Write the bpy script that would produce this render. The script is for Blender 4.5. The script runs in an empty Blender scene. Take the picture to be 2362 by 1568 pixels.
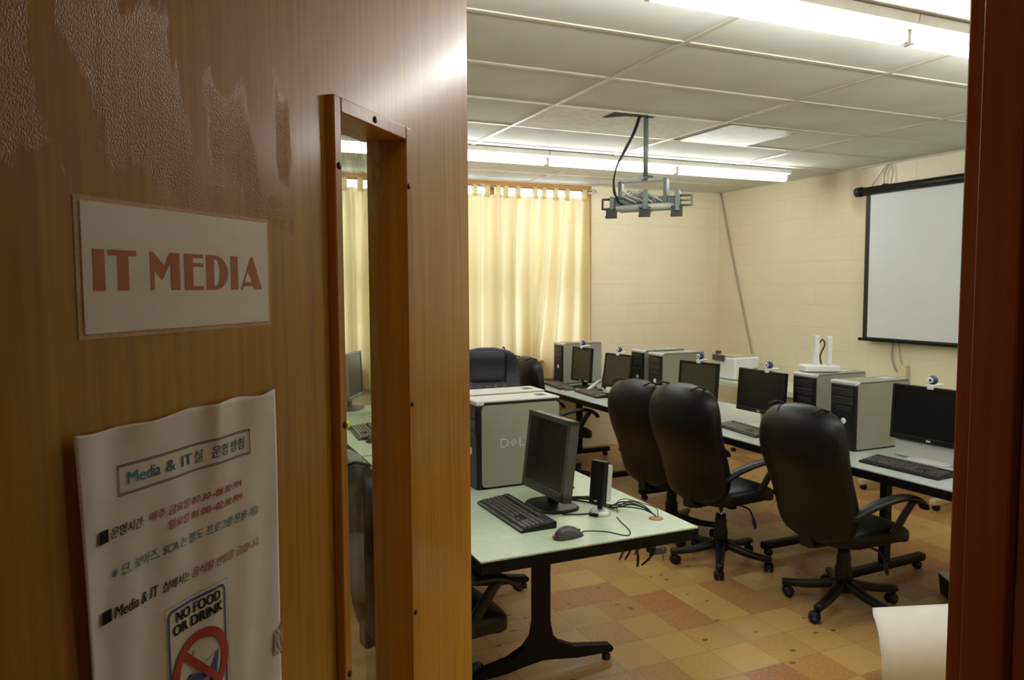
import bpy, bmesh, math, random
from mathutils import Vector, Matrix, Euler
R_ = math.radians
PI = math.pi
random.seed(7)
SC = bpy.context.scene
COL = SC.collection

# ------------------------------------------------------------------ camera
CAMZ = 1.70
CZ = CAMZ
def cam_basis(yaw, pitch, roll):
    f = Vector((math.sin(yaw)*math.cos(pitch), math.cos(yaw)*math.cos(pitch), -math.sin(pitch)))
    r = Vector((math.cos(yaw), -math.sin(yaw), 0)); u = r.cross(f)
    c, s = math.cos(roll), math.sin(roll)
    return c*r+s*u, c*u-s*r, f
CR, CU, CF = cam_basis(R_(23.97), R_(4.05), R_(-.26))
cam_d = bpy.data.cameras.new('camera')
cam_d.sensor_width = 36.0
cam_d.sensor_fit = 'HORIZONTAL'
cam_d.lens = 36.0*1750/2362
cam_d.clip_start = .02
cam_d.dof.use_dof = True
cam_d.dof.focus_distance = 1.15
cam_d.dof.aperture_fstop = 16
cam = bpy.data.objects.new('camera', cam_d)
COL.objects.link(cam)
cam.matrix_world = Matrix(((CR.x, CU.x, -CF.x, 0), (CR.y, CU.y, -CF.y, 0), (CR.z, CU.z, -CF.z, CAMZ), (0, 0, 0, 1)))
SC.camera = cam

# ------------------------------------------------------------------ world, view
w = bpy.data.worlds.new('overcast_sky'); SC.world = w
w.use_nodes = True
w.node_tree.nodes['Background'].inputs[0].default_value = (.86, .93, 1, 1)
w.node_tree.nodes['Background'].inputs[1].default_value = 2.2
SC.view_settings.view_transform = 'Standard'
SC.view_settings.look = 'None'
SC.view_settings.exposure = 1.08
SC.view_settings.gamma = 1
SC.view_settings.use_curve_mapping = False
TUBE = 16.0            # fluorescent tube emission
HALL = 2.8             # emission of an unseen hall lamp, added to light door and jamb

# ------------------------------------------------------------------ materials
MC = {}
def newmat(name):
    m = bpy.data.materials.new(name); m.use_nodes = True
    nt = m.node_tree; b = nt.nodes['Principled BSDF']
    return m, nt, b
def nd(nt, t, **kw):
    n = nt.nodes.new(t)
    for k, v in kw.items(): setattr(n, k, v)
    return n
def mat(name, col, rough=.5, metal=0, var=.08, nscale=30, bump=0, bscale=200, spec=.5, coat=0, stretch=None):
    """plain procedural material: base colour with noise variation, optional bump"""
    if name in MC: return MC[name]
    m, nt, b = newmat(name)
    tc = nd(nt, 'ShaderNodeTexCoord'); mp = nd(nt, 'ShaderNodeMapping')
    nt.links.new(tc.outputs['Object'], mp.inputs[0])
    if stretch: mp.inputs['Scale'].default_value = stretch
    n = nd(nt, 'ShaderNodeTexNoise'); n.inputs['Scale'].default_value = nscale; n.inputs['Detail'].default_value = 3
    nt.links.new(mp.outputs[0], n.inputs['Vector'])
    cr = nd(nt, 'ShaderNodeValToRGB')
    cr.color_ramp.elements[0].position = .3; cr.color_ramp.elements[1].position = .7
    cr.color_ramp.elements[0].color = tuple(c*(1-var) for c in col)+(1,)
    cr.color_ramp.elements[1].color = tuple(min(1, c*(1+var)) for c in col)+(1,)
    nt.links.new(n.outputs[0], cr.inputs[0]); nt.links.new(cr.outputs[0], b.inputs['Base Color'])
    b.inputs['Roughness'].default_value = rough; b.inputs['Metallic'].default_value = metal
    b.inputs['Specular IOR Level'].default_value = spec
    if coat: b.inputs['Coat Weight'].default_value = coat; b.inputs['Coat Roughness'].default_value = .15
    if bump:
        n2 = nd(nt, 'ShaderNodeTexNoise'); n2.inputs['Scale'].default_value = bscale
        nt.links.new(mp.outputs[0], n2.inputs['Vector'])
        bp = nd(nt, 'ShaderNodeBump'); bp.inputs['Strength'].default_value = bump; bp.inputs['Distance'].default_value = .002
        nt.links.new(n2.outputs[0], bp.inputs['Height']); nt.links.new(bp.outputs[0], b.inputs['Normal'])
    MC[name] = m
    return m
def emis(name, col, s):
    m, nt, b = newmat(name)
    b.inputs['Base Color'].default_value = (.9, .9, .9, 1)
    b.inputs['Emission Color'].default_value = col+(1,); b.inputs['Emission Strength'].default_value = s
    MC[name] = m; return m
def math_n(nt, op, a, b=None, clamp=False):
    n = nd(nt, 'ShaderNodeMath', operation=op); n.use_clamp = clamp
    for i, v in enumerate((a, b)):
        if v is None: continue
        if isinstance(v, (int, float)): n.inputs[i].default_value = v
        else: nt.links.new(v, n.inputs[i])
    return n.outputs[0]
def mixc(nt, fac, a, b):
    n = nd(nt, 'ShaderNodeMix', data_type='RGBA')
    for sock, v in ((n.inputs[0], fac), (n.inputs[6], a), (n.inputs[7], b)):
        if isinstance(v, (int, float)): sock.default_value = v
        elif isinstance(v, tuple): sock.default_value = v+(1,) if len(v) == 3 else v
        else: nt.links.new(v, sock)
    return n.outputs[2]

def wood(name, c1, c2, rough=.35, coat=.3, gl=1.0, blotch=None):
    """vertical grained veneer"""
    m, nt, b = newmat(name)
    tc = nd(nt, 'ShaderNodeTexCoord'); mp = nd(nt, 'ShaderNodeMapping'); mp.inputs['Scale'].default_value = (60, 60, 1.6)
    nt.links.new(tc.outputs['Object'], mp.inputs[0])
    n = nd(nt, 'ShaderNodeTexNoise'); n.inputs['Scale'].default_value = 1.6; n.inputs['Detail'].default_value = 6; n.inputs['Roughness'].default_value = .6
    nt.links.new(mp.outputs[0], n.inputs['Vector'])
    n3 = nd(nt, 'ShaderNodeTexNoise'); n3.inputs['Scale'].default_value = 2.2; n3.inputs['Detail'].default_value = 2
    nt.links.new(tc.outputs['Object'], n3.inputs['Vector'])
    f = math_n(nt, 'ADD', math_n(nt, 'MULTIPLY', n.outputs[0], .75), math_n(nt, 'MULTIPLY', n3.outputs[0], .35))
    cr = nd(nt, 'ShaderNodeValToRGB'); cr.color_ramp.elements[0].position = .38; cr.color_ramp.elements[1].position = .68
    cr.color_ramp.elements[0].color = c1+(1,); cr.color_ramp.elements[1].color = c2+(1,)
    nt.links.new(f, cr.inputs[0])
    col = cr.outputs[0]
    b.inputs['Roughness'].default_value = rough
    b.inputs['Coat Weight'].default_value = coat; b.inputs['Coat Roughness'].default_value = .19
    b.inputs['Specular IOR Level'].default_value = .15
    bp = nd(nt, 'ShaderNodeBump'); bp.inputs['Strength'].default_value = .05*gl; bp.inputs['Distance'].default_value = .001
    nt.links.new(n.outputs[0], bp.inputs['Height'])
    if blotch:
        # dried glue patches left by old notices: soft boxes (s, z, half s, half z) broken up by noise
        sep = nd(nt, 'ShaderNodeSeparateXYZ')
        wn = nd(nt, 'ShaderNodeTexNoise'); wn.inputs['Scale'].default_value = 16; wn.inputs['Detail'].default_value = 5
        wn.inputs['Roughness'].default_value = .65
        mp2 = nd(nt, 'ShaderNodeMapping'); mp2.inputs['Scale'].default_value = (1.6, 1, .55)
        nt.links.new(tc.outputs['Object'], mp2.inputs[0]); nt.links.new(mp2.outputs[0], wn.inputs['Vector'])
        nt.links.new(tc.outputs['Object'], sep.inputs[0])
        tot = None
        for (s, z, hs, hz, lean) in blotch:
            zz = math_n(nt, 'SUBTRACT', sep.outputs[2], z)
            ss = math_n(nt, 'ADD', math_n(nt, 'SUBTRACT', sep.outputs[0], s), math_n(nt, 'MULTIPLY', zz, lean))
            dx = math_n(nt, 'DIVIDE', math_n(nt, 'ABSOLUTE', ss), hs)
            dz = math_n(nt, 'DIVIDE', math_n(nt, 'ABSOLUTE', zz), hz)
            d = math_n(nt, 'MAXIMUM', dx, dz)
            d = math_n(nt, 'SUBTRACT', 1.0, d)
            tot = d if tot is None else math_n(nt, 'MAXIMUM', tot, d)
        v = math_n(nt, 'ADD', math_n(nt, 'MULTIPLY', tot, .55), math_n(nt, 'MULTIPLY', math_n(nt, 'SUBTRACT', wn.outputs[0], .5), 1.25))
        mr = nd(nt, 'ShaderNodeMapRange'); mr.inputs['From Min'].default_value = .02; mr.inputs['From Max'].default_value = .16
        nt.links.new(v, mr.inputs[0])
        fn = nd(nt, 'ShaderNodeTexNoise'); fn.inputs['Scale'].default_value = 720; fn.inputs['Detail'].default_value = 4
        mp3 = nd(nt, 'ShaderNodeMapping'); mp3.inputs['Scale'].default_value = (1, 1, .6); mp3.inputs['Rotation'].default_value = (0, .5, 0)
        nt.links.new(tc.outputs['Object'], mp3.inputs[0]); nt.links.new(mp3.outputs[0], fn.inputs['Vector'])
        cf = math_n(nt, 'MULTIPLY', mr.outputs[0], .16)
        col = mixc(nt, cf, col, (.52, .33, .13))  # paler tint paints in the light scattered by the glue's bumps
        bp2 = nd(nt, 'ShaderNodeBump'); bp2.inputs['Distance'].default_value = .0016
        nt.links.new(math_n(nt, 'MULTIPLY', mr.outputs[0], .85), bp2.inputs['Strength'])
        nt.links.new(fn.outputs[0], bp2.inputs['Height']); nt.links.new(bp.outputs[0], bp2.inputs['Normal'])
        nt.links.new(bp2.outputs[0], b.inputs['Normal']); nt.links.new(bp2.outputs[0], b.inputs['Coat Normal'])
        nt.links.new(math_n(nt, 'SUBTRACT', coat, math_n(nt, 'MULTIPLY', mr.outputs[0], coat*.5)), b.inputs['Coat Weight'])
    else:
        nt.links.new(bp.outputs[0], b.inputs['Normal'])
    nt.links.new(col, b.inputs['Base Color'])
    MC[name] = m
    return m

def block_wall(name, axis, col, stain=None):
    m, nt, b = newmat(name)
    tc = nd(nt, 'ShaderNodeTexCoord'); sep = nd(nt, 'ShaderNodeSeparateXYZ'); cb = nd(nt, 'ShaderNodeCombineXYZ')
    nt.links.new(tc.outputs['Object'], sep.inputs[0])
    nt.links.new(sep.outputs[axis], cb.inputs[0])
    nt.links.new(math_n(nt, 'SUBTRACT', sep.outputs[2], 1.50-.212*7), cb.inputs[1])
    br = nd(nt, 'ShaderNodeTexBrick'); br.inputs['Scale'].default_value = 1
    br.inputs['Brick Width'].default_value = .424; br.inputs['Row Height'].default_value = .212
    br.inputs['Mortar Size'].default_value = .005; br.inputs['Mortar Smooth'].default_value = .6
    nt.links.new(cb.outputs[0], br.inputs['Vector'])
    n = nd(nt, 'ShaderNodeTexNoise'); n.inputs['Scale'].default_value = 3.5; n.inputs['Detail'].default_value = 6
    nt.links.new(tc.outputs['Object'], n.inputs['Vector'])
    c = mixc(nt, n.outputs[0], tuple(x*.94 for x in col), tuple(min(1, x*1.05) for x in col))
    c = mixc(nt, math_n(nt, 'MULTIPLY', br.outputs['Fac'], .09), c, (.45, .36, .18))
    if stain:
        for (p, z, rp, rz, k) in stain:
            dx = math_n(nt, 'DIVIDE', math_n(nt, 'SUBTRACT', sep.outputs[axis], p), rp)
            dz = math_n(nt, 'DIVIDE', math_n(nt, 'SUBTRACT', sep.outputs[2], z), rz)
            d = math_n(nt, 'ADD', math_n(nt, 'MULTIPLY', dx, dx), math_n(nt, 'MULTIPLY', dz, dz))
            f = math_n(nt, 'MULTIPLY', math_n(nt, 'SUBTRACT', 1, d, clamp=True), math_n(nt, 'MULTIPLY', n.outputs[0], k))
            c = mixc(nt, f, c, (.25, .15, .05))
    nt.links.new(c, b.inputs['Base Color'])
    b.inputs['Roughness'].default_value = .45
    fn = nd(nt, 'ShaderNodeTexNoise'); fn.inputs['Scale'].default_value = 160; fn.inputs['Detail'].default_value = 3
    nt.links.new(tc.outputs['Object'], fn.inputs['Vector'])
    h = math_n(nt, 'SUBTRACT', math_n(nt, 'MULTIPLY', fn.outputs[0], .25), br.outputs['Fac'])
    bp = nd(nt, 'ShaderNodeBump'); bp.inputs['Strength'].default_value = .5; bp.inputs['Distance'].default_value = .003
    nt.links.new(h, bp.inputs['Height']); nt.links.new(bp.outputs[0], b.inputs['Normal'])
    MC[name] = m
    return m

def floor_mat():
    m, nt, b = newmat('vinyl_floor_tiles')
    tc = nd(nt, 'ShaderNodeTexCoord'); sep = nd(nt, 'ShaderNodeSeparateXYZ')
    nt.links.new(tc.outputs['Object'], sep.inputs[0])
    T = .2263
    u = math_n(nt, 'DIVIDE', math_n(nt, 'SUBTRACT', sep.outputs[0], 2.454-T*40), T)
    v = math_n(nt, 'DIVIDE', math_n(nt, 'SUBTRACT', sep.outputs[1], 2.987-T*40), T)
    cu, cv = math_n(nt, 'FLOOR', u), math_n(nt, 'FLOOR', v)
    cb = nd(nt, 'ShaderNodeCombineXYZ'); nt.links.new(cu, cb.inputs[0]); nt.links.new(cv, cb.inputs[1]); cb.inputs[2].default_value = 3.0
    wn = nd(nt, 'ShaderNodeTexWhiteNoise', noise_dimensions='3D'); nt.links.new(cb.outputs[0], wn.inputs[0])
    cr = nd(nt, 'ShaderNodeValToRGB'); e = cr.color_ramp; e.interpolation = 'CONSTANT'
    cols = [(0, (.50, .29, .085)), (.28, (.56, .335, .11)), (.5, (.45, .25, .075)), (.64, (.43, .205, .062)), (.78, (.40, .165, .052)), (.9, (.36, .125, .042))]
    e.elements[0].color = cols[0][1]+(1,)
    e.elements[1].position = cols[1][0]; e.elements[1].color = cols[1][1]+(1,)
    for p, c in cols[2:]:
        x = e.elements.new(p); x.color = c+(1,)
    nt.links.new(wn.outputs[0], cr.inputs[0])
    # mottled streaks
    n = nd(nt, 'ShaderNodeTexNoise'); n.inputs['Scale'].default_value = 70; n.inputs['Detail'].default_value = 5; n.inputs['Roughness'].default_value = .7
    nt.links.new(tc.outputs['Object'], n.inputs['Vector'])
    c = mixc(nt, math_n(nt, 'MULTIPLY', math_n(nt, 'SUBTRACT', n.outputs[0], .38), 1.7, True), cr.outputs[0], (.62, .42, .18))
    # joints
    fu, fv = math_n(nt, 'FRACT', u), math_n(nt, 'FRACT', v)
    ed = math_n(nt, 'MINIMUM', math_n(nt, 'MINIMUM', fu, math_n(nt, 'SUBTRACT', 1, fu)), math_n(nt, 'MINIMUM', fv, math_n(nt, 'SUBTRACT', 1, fv)))
    j = math_n(nt, 'LESS_THAN', ed, .007)
    c = mixc(nt, math_n(nt, 'MULTIPLY', j, .55), c, (.14, .075, .03))
    # scuffs and spots of dirt
    n2 = nd(nt, 'ShaderNodeTexNoise'); n2.inputs['Scale'].default_value = 2.3; n2.inputs['Detail'].default_value = 6
    nt.links.new(tc.outputs['Object'], n2.inputs['Vector'])
    mr = nd(nt, 'ShaderNodeMapRange'); mr.inputs['From Min'].default_value = .55; mr.inputs['From Max'].default_value = .75
    nt.links.new(n2.outputs[0], mr.inputs[0])
    c = mixc(nt, math_n(nt, 'MULTIPLY', mr.outputs[0], .35), c, (.20, .11, .045))
    vo = nd(nt, 'ShaderNodeTexVoronoi'); vo.inputs['Scale'].default_value = 7.5; vo.inputs['Randomness'].default_value = 1
    vm = nd(nt, 'ShaderNodeMapping'); vm.inputs['Scale'].default_value = (1, 1.6, 1)
    nt.links.new(tc.outputs['Object'], vm.inputs[0]); nt.links.new(vm.outputs[0], vo.inputs['Vector'])
    sp = math_n(nt, 'MULTIPLY', math_n(nt, 'LESS_THAN', vo.outputs['Distance'], .125), math_n(nt, 'GREATER_THAN', n2.outputs[0], .47))
    c = mixc(nt, math_n(nt, 'MULTIPLY', sp, .72), c, (.07, .045, .02))
    nt.links.new(c, b.inputs['Base Color'])
    rg = math_n(nt, 'ADD', .26, math_n(nt, 'MULTIPLY', n2.outputs[0], .22)); nt.links.new(rg, b.inputs['Roughness'])
    bp = nd(nt, 'ShaderNodeBump'); bp.inputs['Strength'].default_value = .12; bp.inputs['Distance'].default_value = .002
    nt.links.new(math_n(nt, 'SUBTRACT', math_n(nt, 'MULTIPLY', n2.outputs[0], 1), j), bp.inputs['Height'])
    nt.links.new(bp.outputs[0], b.inputs['Normal'])
    MC['floor'] = m
    return m

def curtain_mat():
    m, nt, b = newmat('curtain_cloth')
    nt.nodes.remove(b); out = nt.nodes['Material Output']
    tc = nd(nt, 'ShaderNodeTexCoord'); n = nd(nt, 'ShaderNodeTexNoise'); n.inputs['Scale'].default_value = 90; n.inputs['Detail'].default_value = 3
    nt.links.new(tc.outputs['Object'], n.inputs['Vector'])
    c = mixc(nt, n.outputs[0], (.56, .45, .17), (.64, .52, .23))
    d = nd(nt, 'ShaderNodeBsdfDiffuse'); t = nd(nt, 'ShaderNodeBsdfTranslucent')
    nt.links.new(c, d.inputs[0]); t.inputs[0].default_value = (.82, .68, .50, 1)
    mx = nd(nt, 'ShaderNodeMixShader'); mx.inputs[0].default_value = .34
    nt.links.new(d.outputs[0], mx.inputs[1]); nt.links.new(t.outputs[0], mx.inputs[2]); nt.links.new(mx.outputs[0], out.inputs[0])
    MC['curtain'] = m
    return m
def glass_mat(name, tint=(.95, .97, .95), dirt=0.0):
    m, nt, b = newmat(name)
    nt.nodes.remove(b); out = nt.nodes['Material Output']
    tr = nd(nt, 'ShaderNodeBsdfTransparent'); tr.inputs[0].default_value = tint+(1,)
    gl = nd(nt, 'ShaderNodeBsdfGlossy'); gl.inputs['Roughness'].default_value = .03
    fr = nd(nt, 'ShaderNodeFresnel'); fr.inputs[0].default_value = 1.45
    geo = nd(nt, 'ShaderNodeNewGeometry'); mx = nd(nt, 'ShaderNodeMixShader')
    nt.links.new(math_n(nt, 'MULTIPLY', fr.outputs[0], math_n(nt, 'SUBTRACT', 1, geo.outputs['Backfacing'])), mx.inputs[0])
    nt.links.new(tr.outputs[0], mx.inputs[1]); nt.links.new(gl.outputs[0], mx.inputs[2])
    o = mx.outputs[0]
    if dirt:
        d1 = nd(nt, 'ShaderNodeBsdfDiffuse'); d1.inputs[0].default_value = (.7, .7, .65, 1)
        d2 = nd(nt, 'ShaderNodeBsdfTranslucent'); d2.inputs[0].default_value = (.8, .8, .75, 1)
        df = nd(nt, 'ShaderNodeMixShader'); nt.links.new(d1.outputs[0], df.inputs[1]); nt.links.new(d2.outputs[0], df.inputs[2])
        tc = nd(nt, 'ShaderNodeTexCoord'); n = nd(nt, 'ShaderNodeTexNoise'); n.inputs['Scale'].default_value = 55; n.inputs['Detail'].default_value = 6
        mp = nd(nt, 'ShaderNodeMapping'); mp.inputs['Scale'].default_value = (1.5, 1, .5)
        nt.links.new(tc.outputs['Object'], mp.inputs[0]); nt.links.new(mp.outputs[0], n.inputs['Vector'])
        mr = nd(nt, 'ShaderNodeMapRange'); mr.inputs['From Min'].default_value = .42; mr.inputs['From Max'].default_value = .8
        mr.inputs['To Max'].default_value = dirt
        nt.links.new(n.outputs[0], mr.inputs[0])
        sz = nd(nt, 'ShaderNodeSeparateXYZ'); nt.links.new(tc.outputs['Object'], sz.inputs[0])
        mz = nd(nt, 'ShaderNodeMapRange'); mz.inputs['From Min'].default_value = 1.77; mz.inputs['From Max'].default_value = 1.86
        mz.inputs['To Min'].default_value = 1; mz.inputs['To Max'].default_value = 6; nt.links.new(sz.outputs[2], mz.inputs[0])
        m2 = nd(nt, 'ShaderNodeMixShader'); nt.links.new(math_n(nt, 'MULTIPLY', mr.outputs[0], mz.outputs[0], True), m2.inputs[0])
        nt.links.new(o, m2.inputs[1]); nt.links.new(df.outputs[0], m2.inputs[2]); o = m2.outputs[0]
    nt.links.new(o, out.inputs[0])
    MC[name] = m
    return m
def film_mat():
    m, nt, b = newmat('clear_laminate')
    nt.nodes.remove(b); out = nt.nodes['Material Output']
    tr = nd(nt, 'ShaderNodeBsdfTransparent'); tr.inputs[0].default_value = (.93, .9, .84, 1)
    p = nd(nt, 'ShaderNodeBsdfPrincipled'); p.inputs['Base Color'].default_value = (.95, .72, .42, 1); p.inputs['Roughness'].default_value = .25
    n = nd(nt, 'ShaderNodeTexNoise'); n.inputs['Scale'].default_value = 60
    mr = nd(nt, 'ShaderNodeMapRange'); mr.inputs['To Min'].default_value = .35; mr.inputs['To Max'].default_value = .7
    nt.links.new(n.outputs[0], mr.inputs[0])
    mx = nd(nt, 'ShaderNodeMixShader'); nt.links.new(mr.outputs[0], mx.inputs[0])
    nt.links.new(tr.outputs[0], mx.inputs[1]); nt.links.new(p.outputs[0], mx.inputs[2]); nt.links.new(mx.outputs[0], out.inputs[0])
    MC['film'] = m
    return m

FLOOR = floor_mat()
CREAM = (.76, .685, .48)
WALL_B = block_wall('cream_block_back', 0, CREAM)
WALL_R = block_wall('cream_block_right', 1, CREAM, stain=[(4.98, 2.62, .18, .34, 1.0), (5.2, 2.68, .35, .12, .6)])
HALLW = mat('hall_paint', (.30, .22, .12), .6, bump=.1)
TILE = mat('ceiling_tile', (.68, .69, .635), .8, var=.06, nscale=2.5, bump=.15, bscale=350)
TILE2 = mat('rough_white_tile', (.93, .92, .88), .85, var=.10, nscale=22, bump=.35, bscale=60)
TBAR = mat('ceiling_bar_paint', (.50, .48, .38), .35, var=.1, nscale=6)
DOORW = wood('door_veneer', (.35, .148, .003), (.53, .265, .008), .45, .45,
             blotch=[(.058, 1.845, .034, .055, .2), (.118, 1.93, .036, .08, .3), (.185, 1.852, .055, .085, .25), (.293, 1.838, .034, .058, .25), (.374, 1.85, .014, .065, 0), (.345, 1.778, .045, .022, 0)])
FRAMEW = wood('lite_frame_wood', (.38, .140, .006), (.54, .23, .012), .35, .3)
JAMBW = wood('jamb_red_brown', (.27, .058, .009), (.36, .085, .016), .35, .3)
PANEW = wood('window_trim_wood', (.30, .14, .04), (.44, .23, .08), .4, .2)
CURT = curtain_mat()
GLASS = glass_mat('window_glass'); DGLASS = glass_mat('dusty_door_glass', (.86, .89, .82), .10)
FILM = film_mat()
PAPER = mat('white_paper', (.80, .78, .72), .7, var=.03, nscale=12)
PAPER2 = mat('sign_paper', (.80, .78, .71), .38, var=.04, nscale=14, bump=.06, bscale=300)
ORANGE = mat('orange_ink', (.52, .135, .012), .6, var=.12, nscale=40)
BLACKI = mat('black_ink', (.010, .010, .010), .7, spec=.15)
CYANI = mat('cyan_ink', (.03, .30, .46), .6); BLUEI = mat('blue_ink', (.03, .10, .32), .6); TEALI = mat('steel_blue_ink', (.05, .18, .33), .6)
REDI = mat('red_ink', (.42, .06, .04), .6); SIGNR = mat('sign_red', (.45, .02, .015), .5); SIGNB = mat('sign_blue', (.02, .08, .30), .5)
GREYI = mat('grey_ink', (.25, .25, .25), .6)
LEATHER = mat('black_leather', (.005, .005, .005), .40, var=.2, nscale=40, bump=.25, bscale=180, spec=.30)
LEATHER_LIT = mat('black_leather_lit', (.03, .037, .04), .42, var=.2, nscale=40, bump=.25, bscale=180, spec=.30)  # black leather again, coloured lighter to paint in the light on one chair
BLACKP = mat('black_plastic', (.008, .008, .008), .42, var=.15, spec=.35)
BLACKM = mat('black_painted_steel', (.006, .006, .006), .45, var=.15, spec=.18)
CHROME = mat('polished_steel', (.75, .75, .74), .12, 1)
LAM = mat('green_laminate', (.56, .67, .50), .26, var=.04, nscale=25)  # raised paler so the glare on the desk is in the colour
LAMG = mat('laminate_grey_reflection', (.50, .56, .52), .24, var=.04, nscale=25)  # same laminate as the green one, greyed to paint in its reflection
EDGE = mat('black_edge_band', (.006, .006, .006), .55, spec=.12)
SILV = mat('silver_case', (.32, .32, .265), .42, .3, var=.03, nscale=400)
SILVL = mat('light_silver_plastic', (.60, .61, .60), .35, .1, var=.03)
EMB = mat('embossed_silver', (.30, .30, .26), .4, .3)
BADGE = mat('badge_white', (.8, .8, .76), .35)
SCRB = mat('dark_screen', (.010, .010, .010), .22, var=.1)
SCRW = mat('screen_brown_reflection', (.040, .034, .016), .5, var=.1)  # brown tone is a reflection painted into the dark screen
GREYD = mat('dark_grey_plastic', (.060, .062, .060), .42)
GREYM = mat('grey_paint', (.20, .24, .24), .4, .2)
WHITEP = mat('white_plastic', (.78, .80, .82), .4, var=.02)
BLUEP = mat('blue_ball_plastic', (.03, .05, .16), .25)
KEYS = mat('key_plastic', (.075, .075, .075), .30)  # black keys coloured lighter to stand in for gleams on their edges
BAY = mat('drive_bay_plastic', (.022, .022, .023), .38)
KEYG = mat('worn_key_plastic', (.16, .15, .13), .5)
REDP = mat('red_plastic', (.6, .04, .02), .35)
YELP = mat('yellow_rubber', (.85, .72, .02), .5)
BEIGE = mat('beige_steel', (.62, .54, .30), .45)
CABLE = mat('black_cable', (.02, .02, .02), .5); CABLEG = mat('grey_cable', (.28, .28, .25), .5); CABLET = mat('tan_cable', (.32, .25, .13), .6)
SCREEN = mat('screen_cloth', (.66, .69, .71), .75, var=.02, nscale=3)
BLACKC = mat('black_screen_border', (.012, .012, .012), .6)
FIXT = mat('white_enamel', (.80, .80, .76), .35, var=.03)
TUBEM = emis('lit_fluorescent_tube', (.98, 1, .97), TUBE)
HALLM = emis('hall_fill_glow', (1, .72, .42), HALL)
GROM = mat('brown_grommet', (.36, .20, .05), .5)
PIPE = mat('olive_cable', (.30, .25, .15), .5)
HOLE = mat('dark_hole', (.02, .018, .012), .9)
SCREW = mat('dark_screw', (.06, .045, .02), .4, .6)
TAPE = mat('shiny_tape', (.62, .57, .46), .12)
VENT = mat('grey_vent_panel', (.42, .44, .43), .3, var=.2, nscale=9)
BOXP = mat('cream_plate', (.66, .56, .34), .5)

# ------------------------------------------------------------------ mesh helpers
class MB:
    def __init__(s): s.v = []; s.f = []; s.sm = []
    def add(s, vs, fs, smooth=False, M=None):
        o = len(s.v)
        for p in vs:
            p = Vector(p)
            s.v.append(tuple(M @ p) if M is not None else tuple(p))
        for f in fs: s.f.append(tuple(i+o for i in f)); s.sm.append(smooth)
        return s
    def box(s, a, b, bev=0, seg=2, M=None):
        a, b = Vector(a), Vector(b)
        lo = Vector([min(a[i], b[i]) for i in range(3)]); hi = Vector([max(a[i], b[i]) for i in range(3)])
        if not bev:
            vs = [(x, y, z) for x in (lo.x, hi.x) for y in (lo.y, hi.y) for z in (lo.z, hi.z)]
            fs = [(0, 1, 3, 2), (4, 6, 7, 5), (0, 4, 5, 1), (2, 3, 7, 6), (0, 2, 6, 4), (1, 5, 7, 3)]
            return s.add(vs, fs, False, M)
        bm = bmesh.new(); bmesh.ops.create_cube(bm, size=1)
        for v in bm.verts: v.co = Vector([lo[i]+(v.co[i]+.5)*(hi[i]-lo[i]) for i in range(3)])
        bev = min(bev, .49*min(hi[i]-lo[i] for i in range(3)))
        bmesh.ops.bevel(bm, geom=bm.edges[:], offset=bev, segments=seg, profile=.5, affect='EDGES')
        bm.verts.index_update()
        s.add([v.co.copy() for v in bm.verts], [[v.index for v in f.verts] for f in bm.faces], False, M); bm.free()
        return s
    def loft(s, secs, cap=True, smooth=True, M=None, close=True):
        n = len(secs[0]); vs = [p for q in secs for p in q]; fs = []
        for i in range(len(secs)-1):
            for j in range(n if close else n-1):
                k = (j+1) % n
                fs.append((i*n+j, i*n+k, (i+1)*n+k, (i+1)*n+j))
        if cap and close:
            for i, rev in ((0, True), (len(secs)-1, False)):
                c = sum((Vector(p) for p in secs[i]), Vector())/n; vs.append(c); ci = len(vs)-1
                for j in range(n):
                    k = (j+1) % n
                    fs.append((ci, i*n+k, i*n+j) if rev else (ci, i*n+j, i*n+k))
        return s.add(vs, fs, smooth, M)
    def tube(s, path, r, n=8, M=None, flat=1.0):
        P = [Vector(p) for p in path]; secs = []; up = Vector((0, 0, 1)); prev = None
        for i, p in enumerate(P):
            t = (P[min(i+1, len(P)-1)]-P[max(i-1, 0)]).normalized()
            if prev is None:
                a = t.cross(up if abs(t.z) < .95 else Vector((1, 0, 0))).normalized()
            else: a = (prev-t*prev.dot(t)).normalized()
            prev = a; b = t.cross(a)
            rr = r[i] if isinstance(r, (list, tuple)) else r
            secs.append([p+a*rr*math.cos(2*PI*k/n)+b*rr*flat*math.sin(2*PI*k/n) for k in range(n)])
        return s.loft(secs, True, True, M)
    def lathe(s, prof, n=20, M=None, smooth=True):
        secs = [[(r*math.cos(2*PI*k/n), r*math.sin(2*PI*k/n), z) for k in range(n)] for r, z in prof]
        return s.loft(secs, True, smooth, M)
    def cyl(s, p, q, r, n=16, M=None): 
        return s.tube([p, q], r, n, M)
    def prism(s, pts, y0, y1, plane='xz', M=None):
        """extrude a 2D polygon"""
        def P(a, b, c): return {'xz': (a, c, b), 'xy': (a, b, c), 'yz': (c, a, b)}[plane]
        n = len(pts)
        vs = [P(a, b, y0) for a, b in pts]+[P(a, b, y1) for a, b in pts]
        fs = [tuple(range(n))[::-1], tuple(range(n, 2*n))]+[(i, (i+1) % n, n+(i+1) % n, n+i) for i in range(n)]
        return s.add(vs, fs, False, M)
    def mesh(s, name):
        me = bpy.data.meshes.new(name); me.from_pydata(s.v, [], s.f); me.update()
        for p, sm in zip(me.polygons, s.sm): p.use_smooth = sm
        bm = bmesh.new(); bm.from_mesh(me); bmesh.ops.recalc_face_normals(bm, faces=bm.faces); bm.to_mesh(me); bm.free()
        return me
def sell(a, b, n, N=24):
    out = []
    for k in range(N):
        t = 2*PI*k/N; c, s_ = math.cos(t), math.sin(t)
        out.append((a*math.copysign(abs(c)**(2/n), c), b*math.copysign(abs(s_)**(2/n), s_)))
    return out
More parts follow.
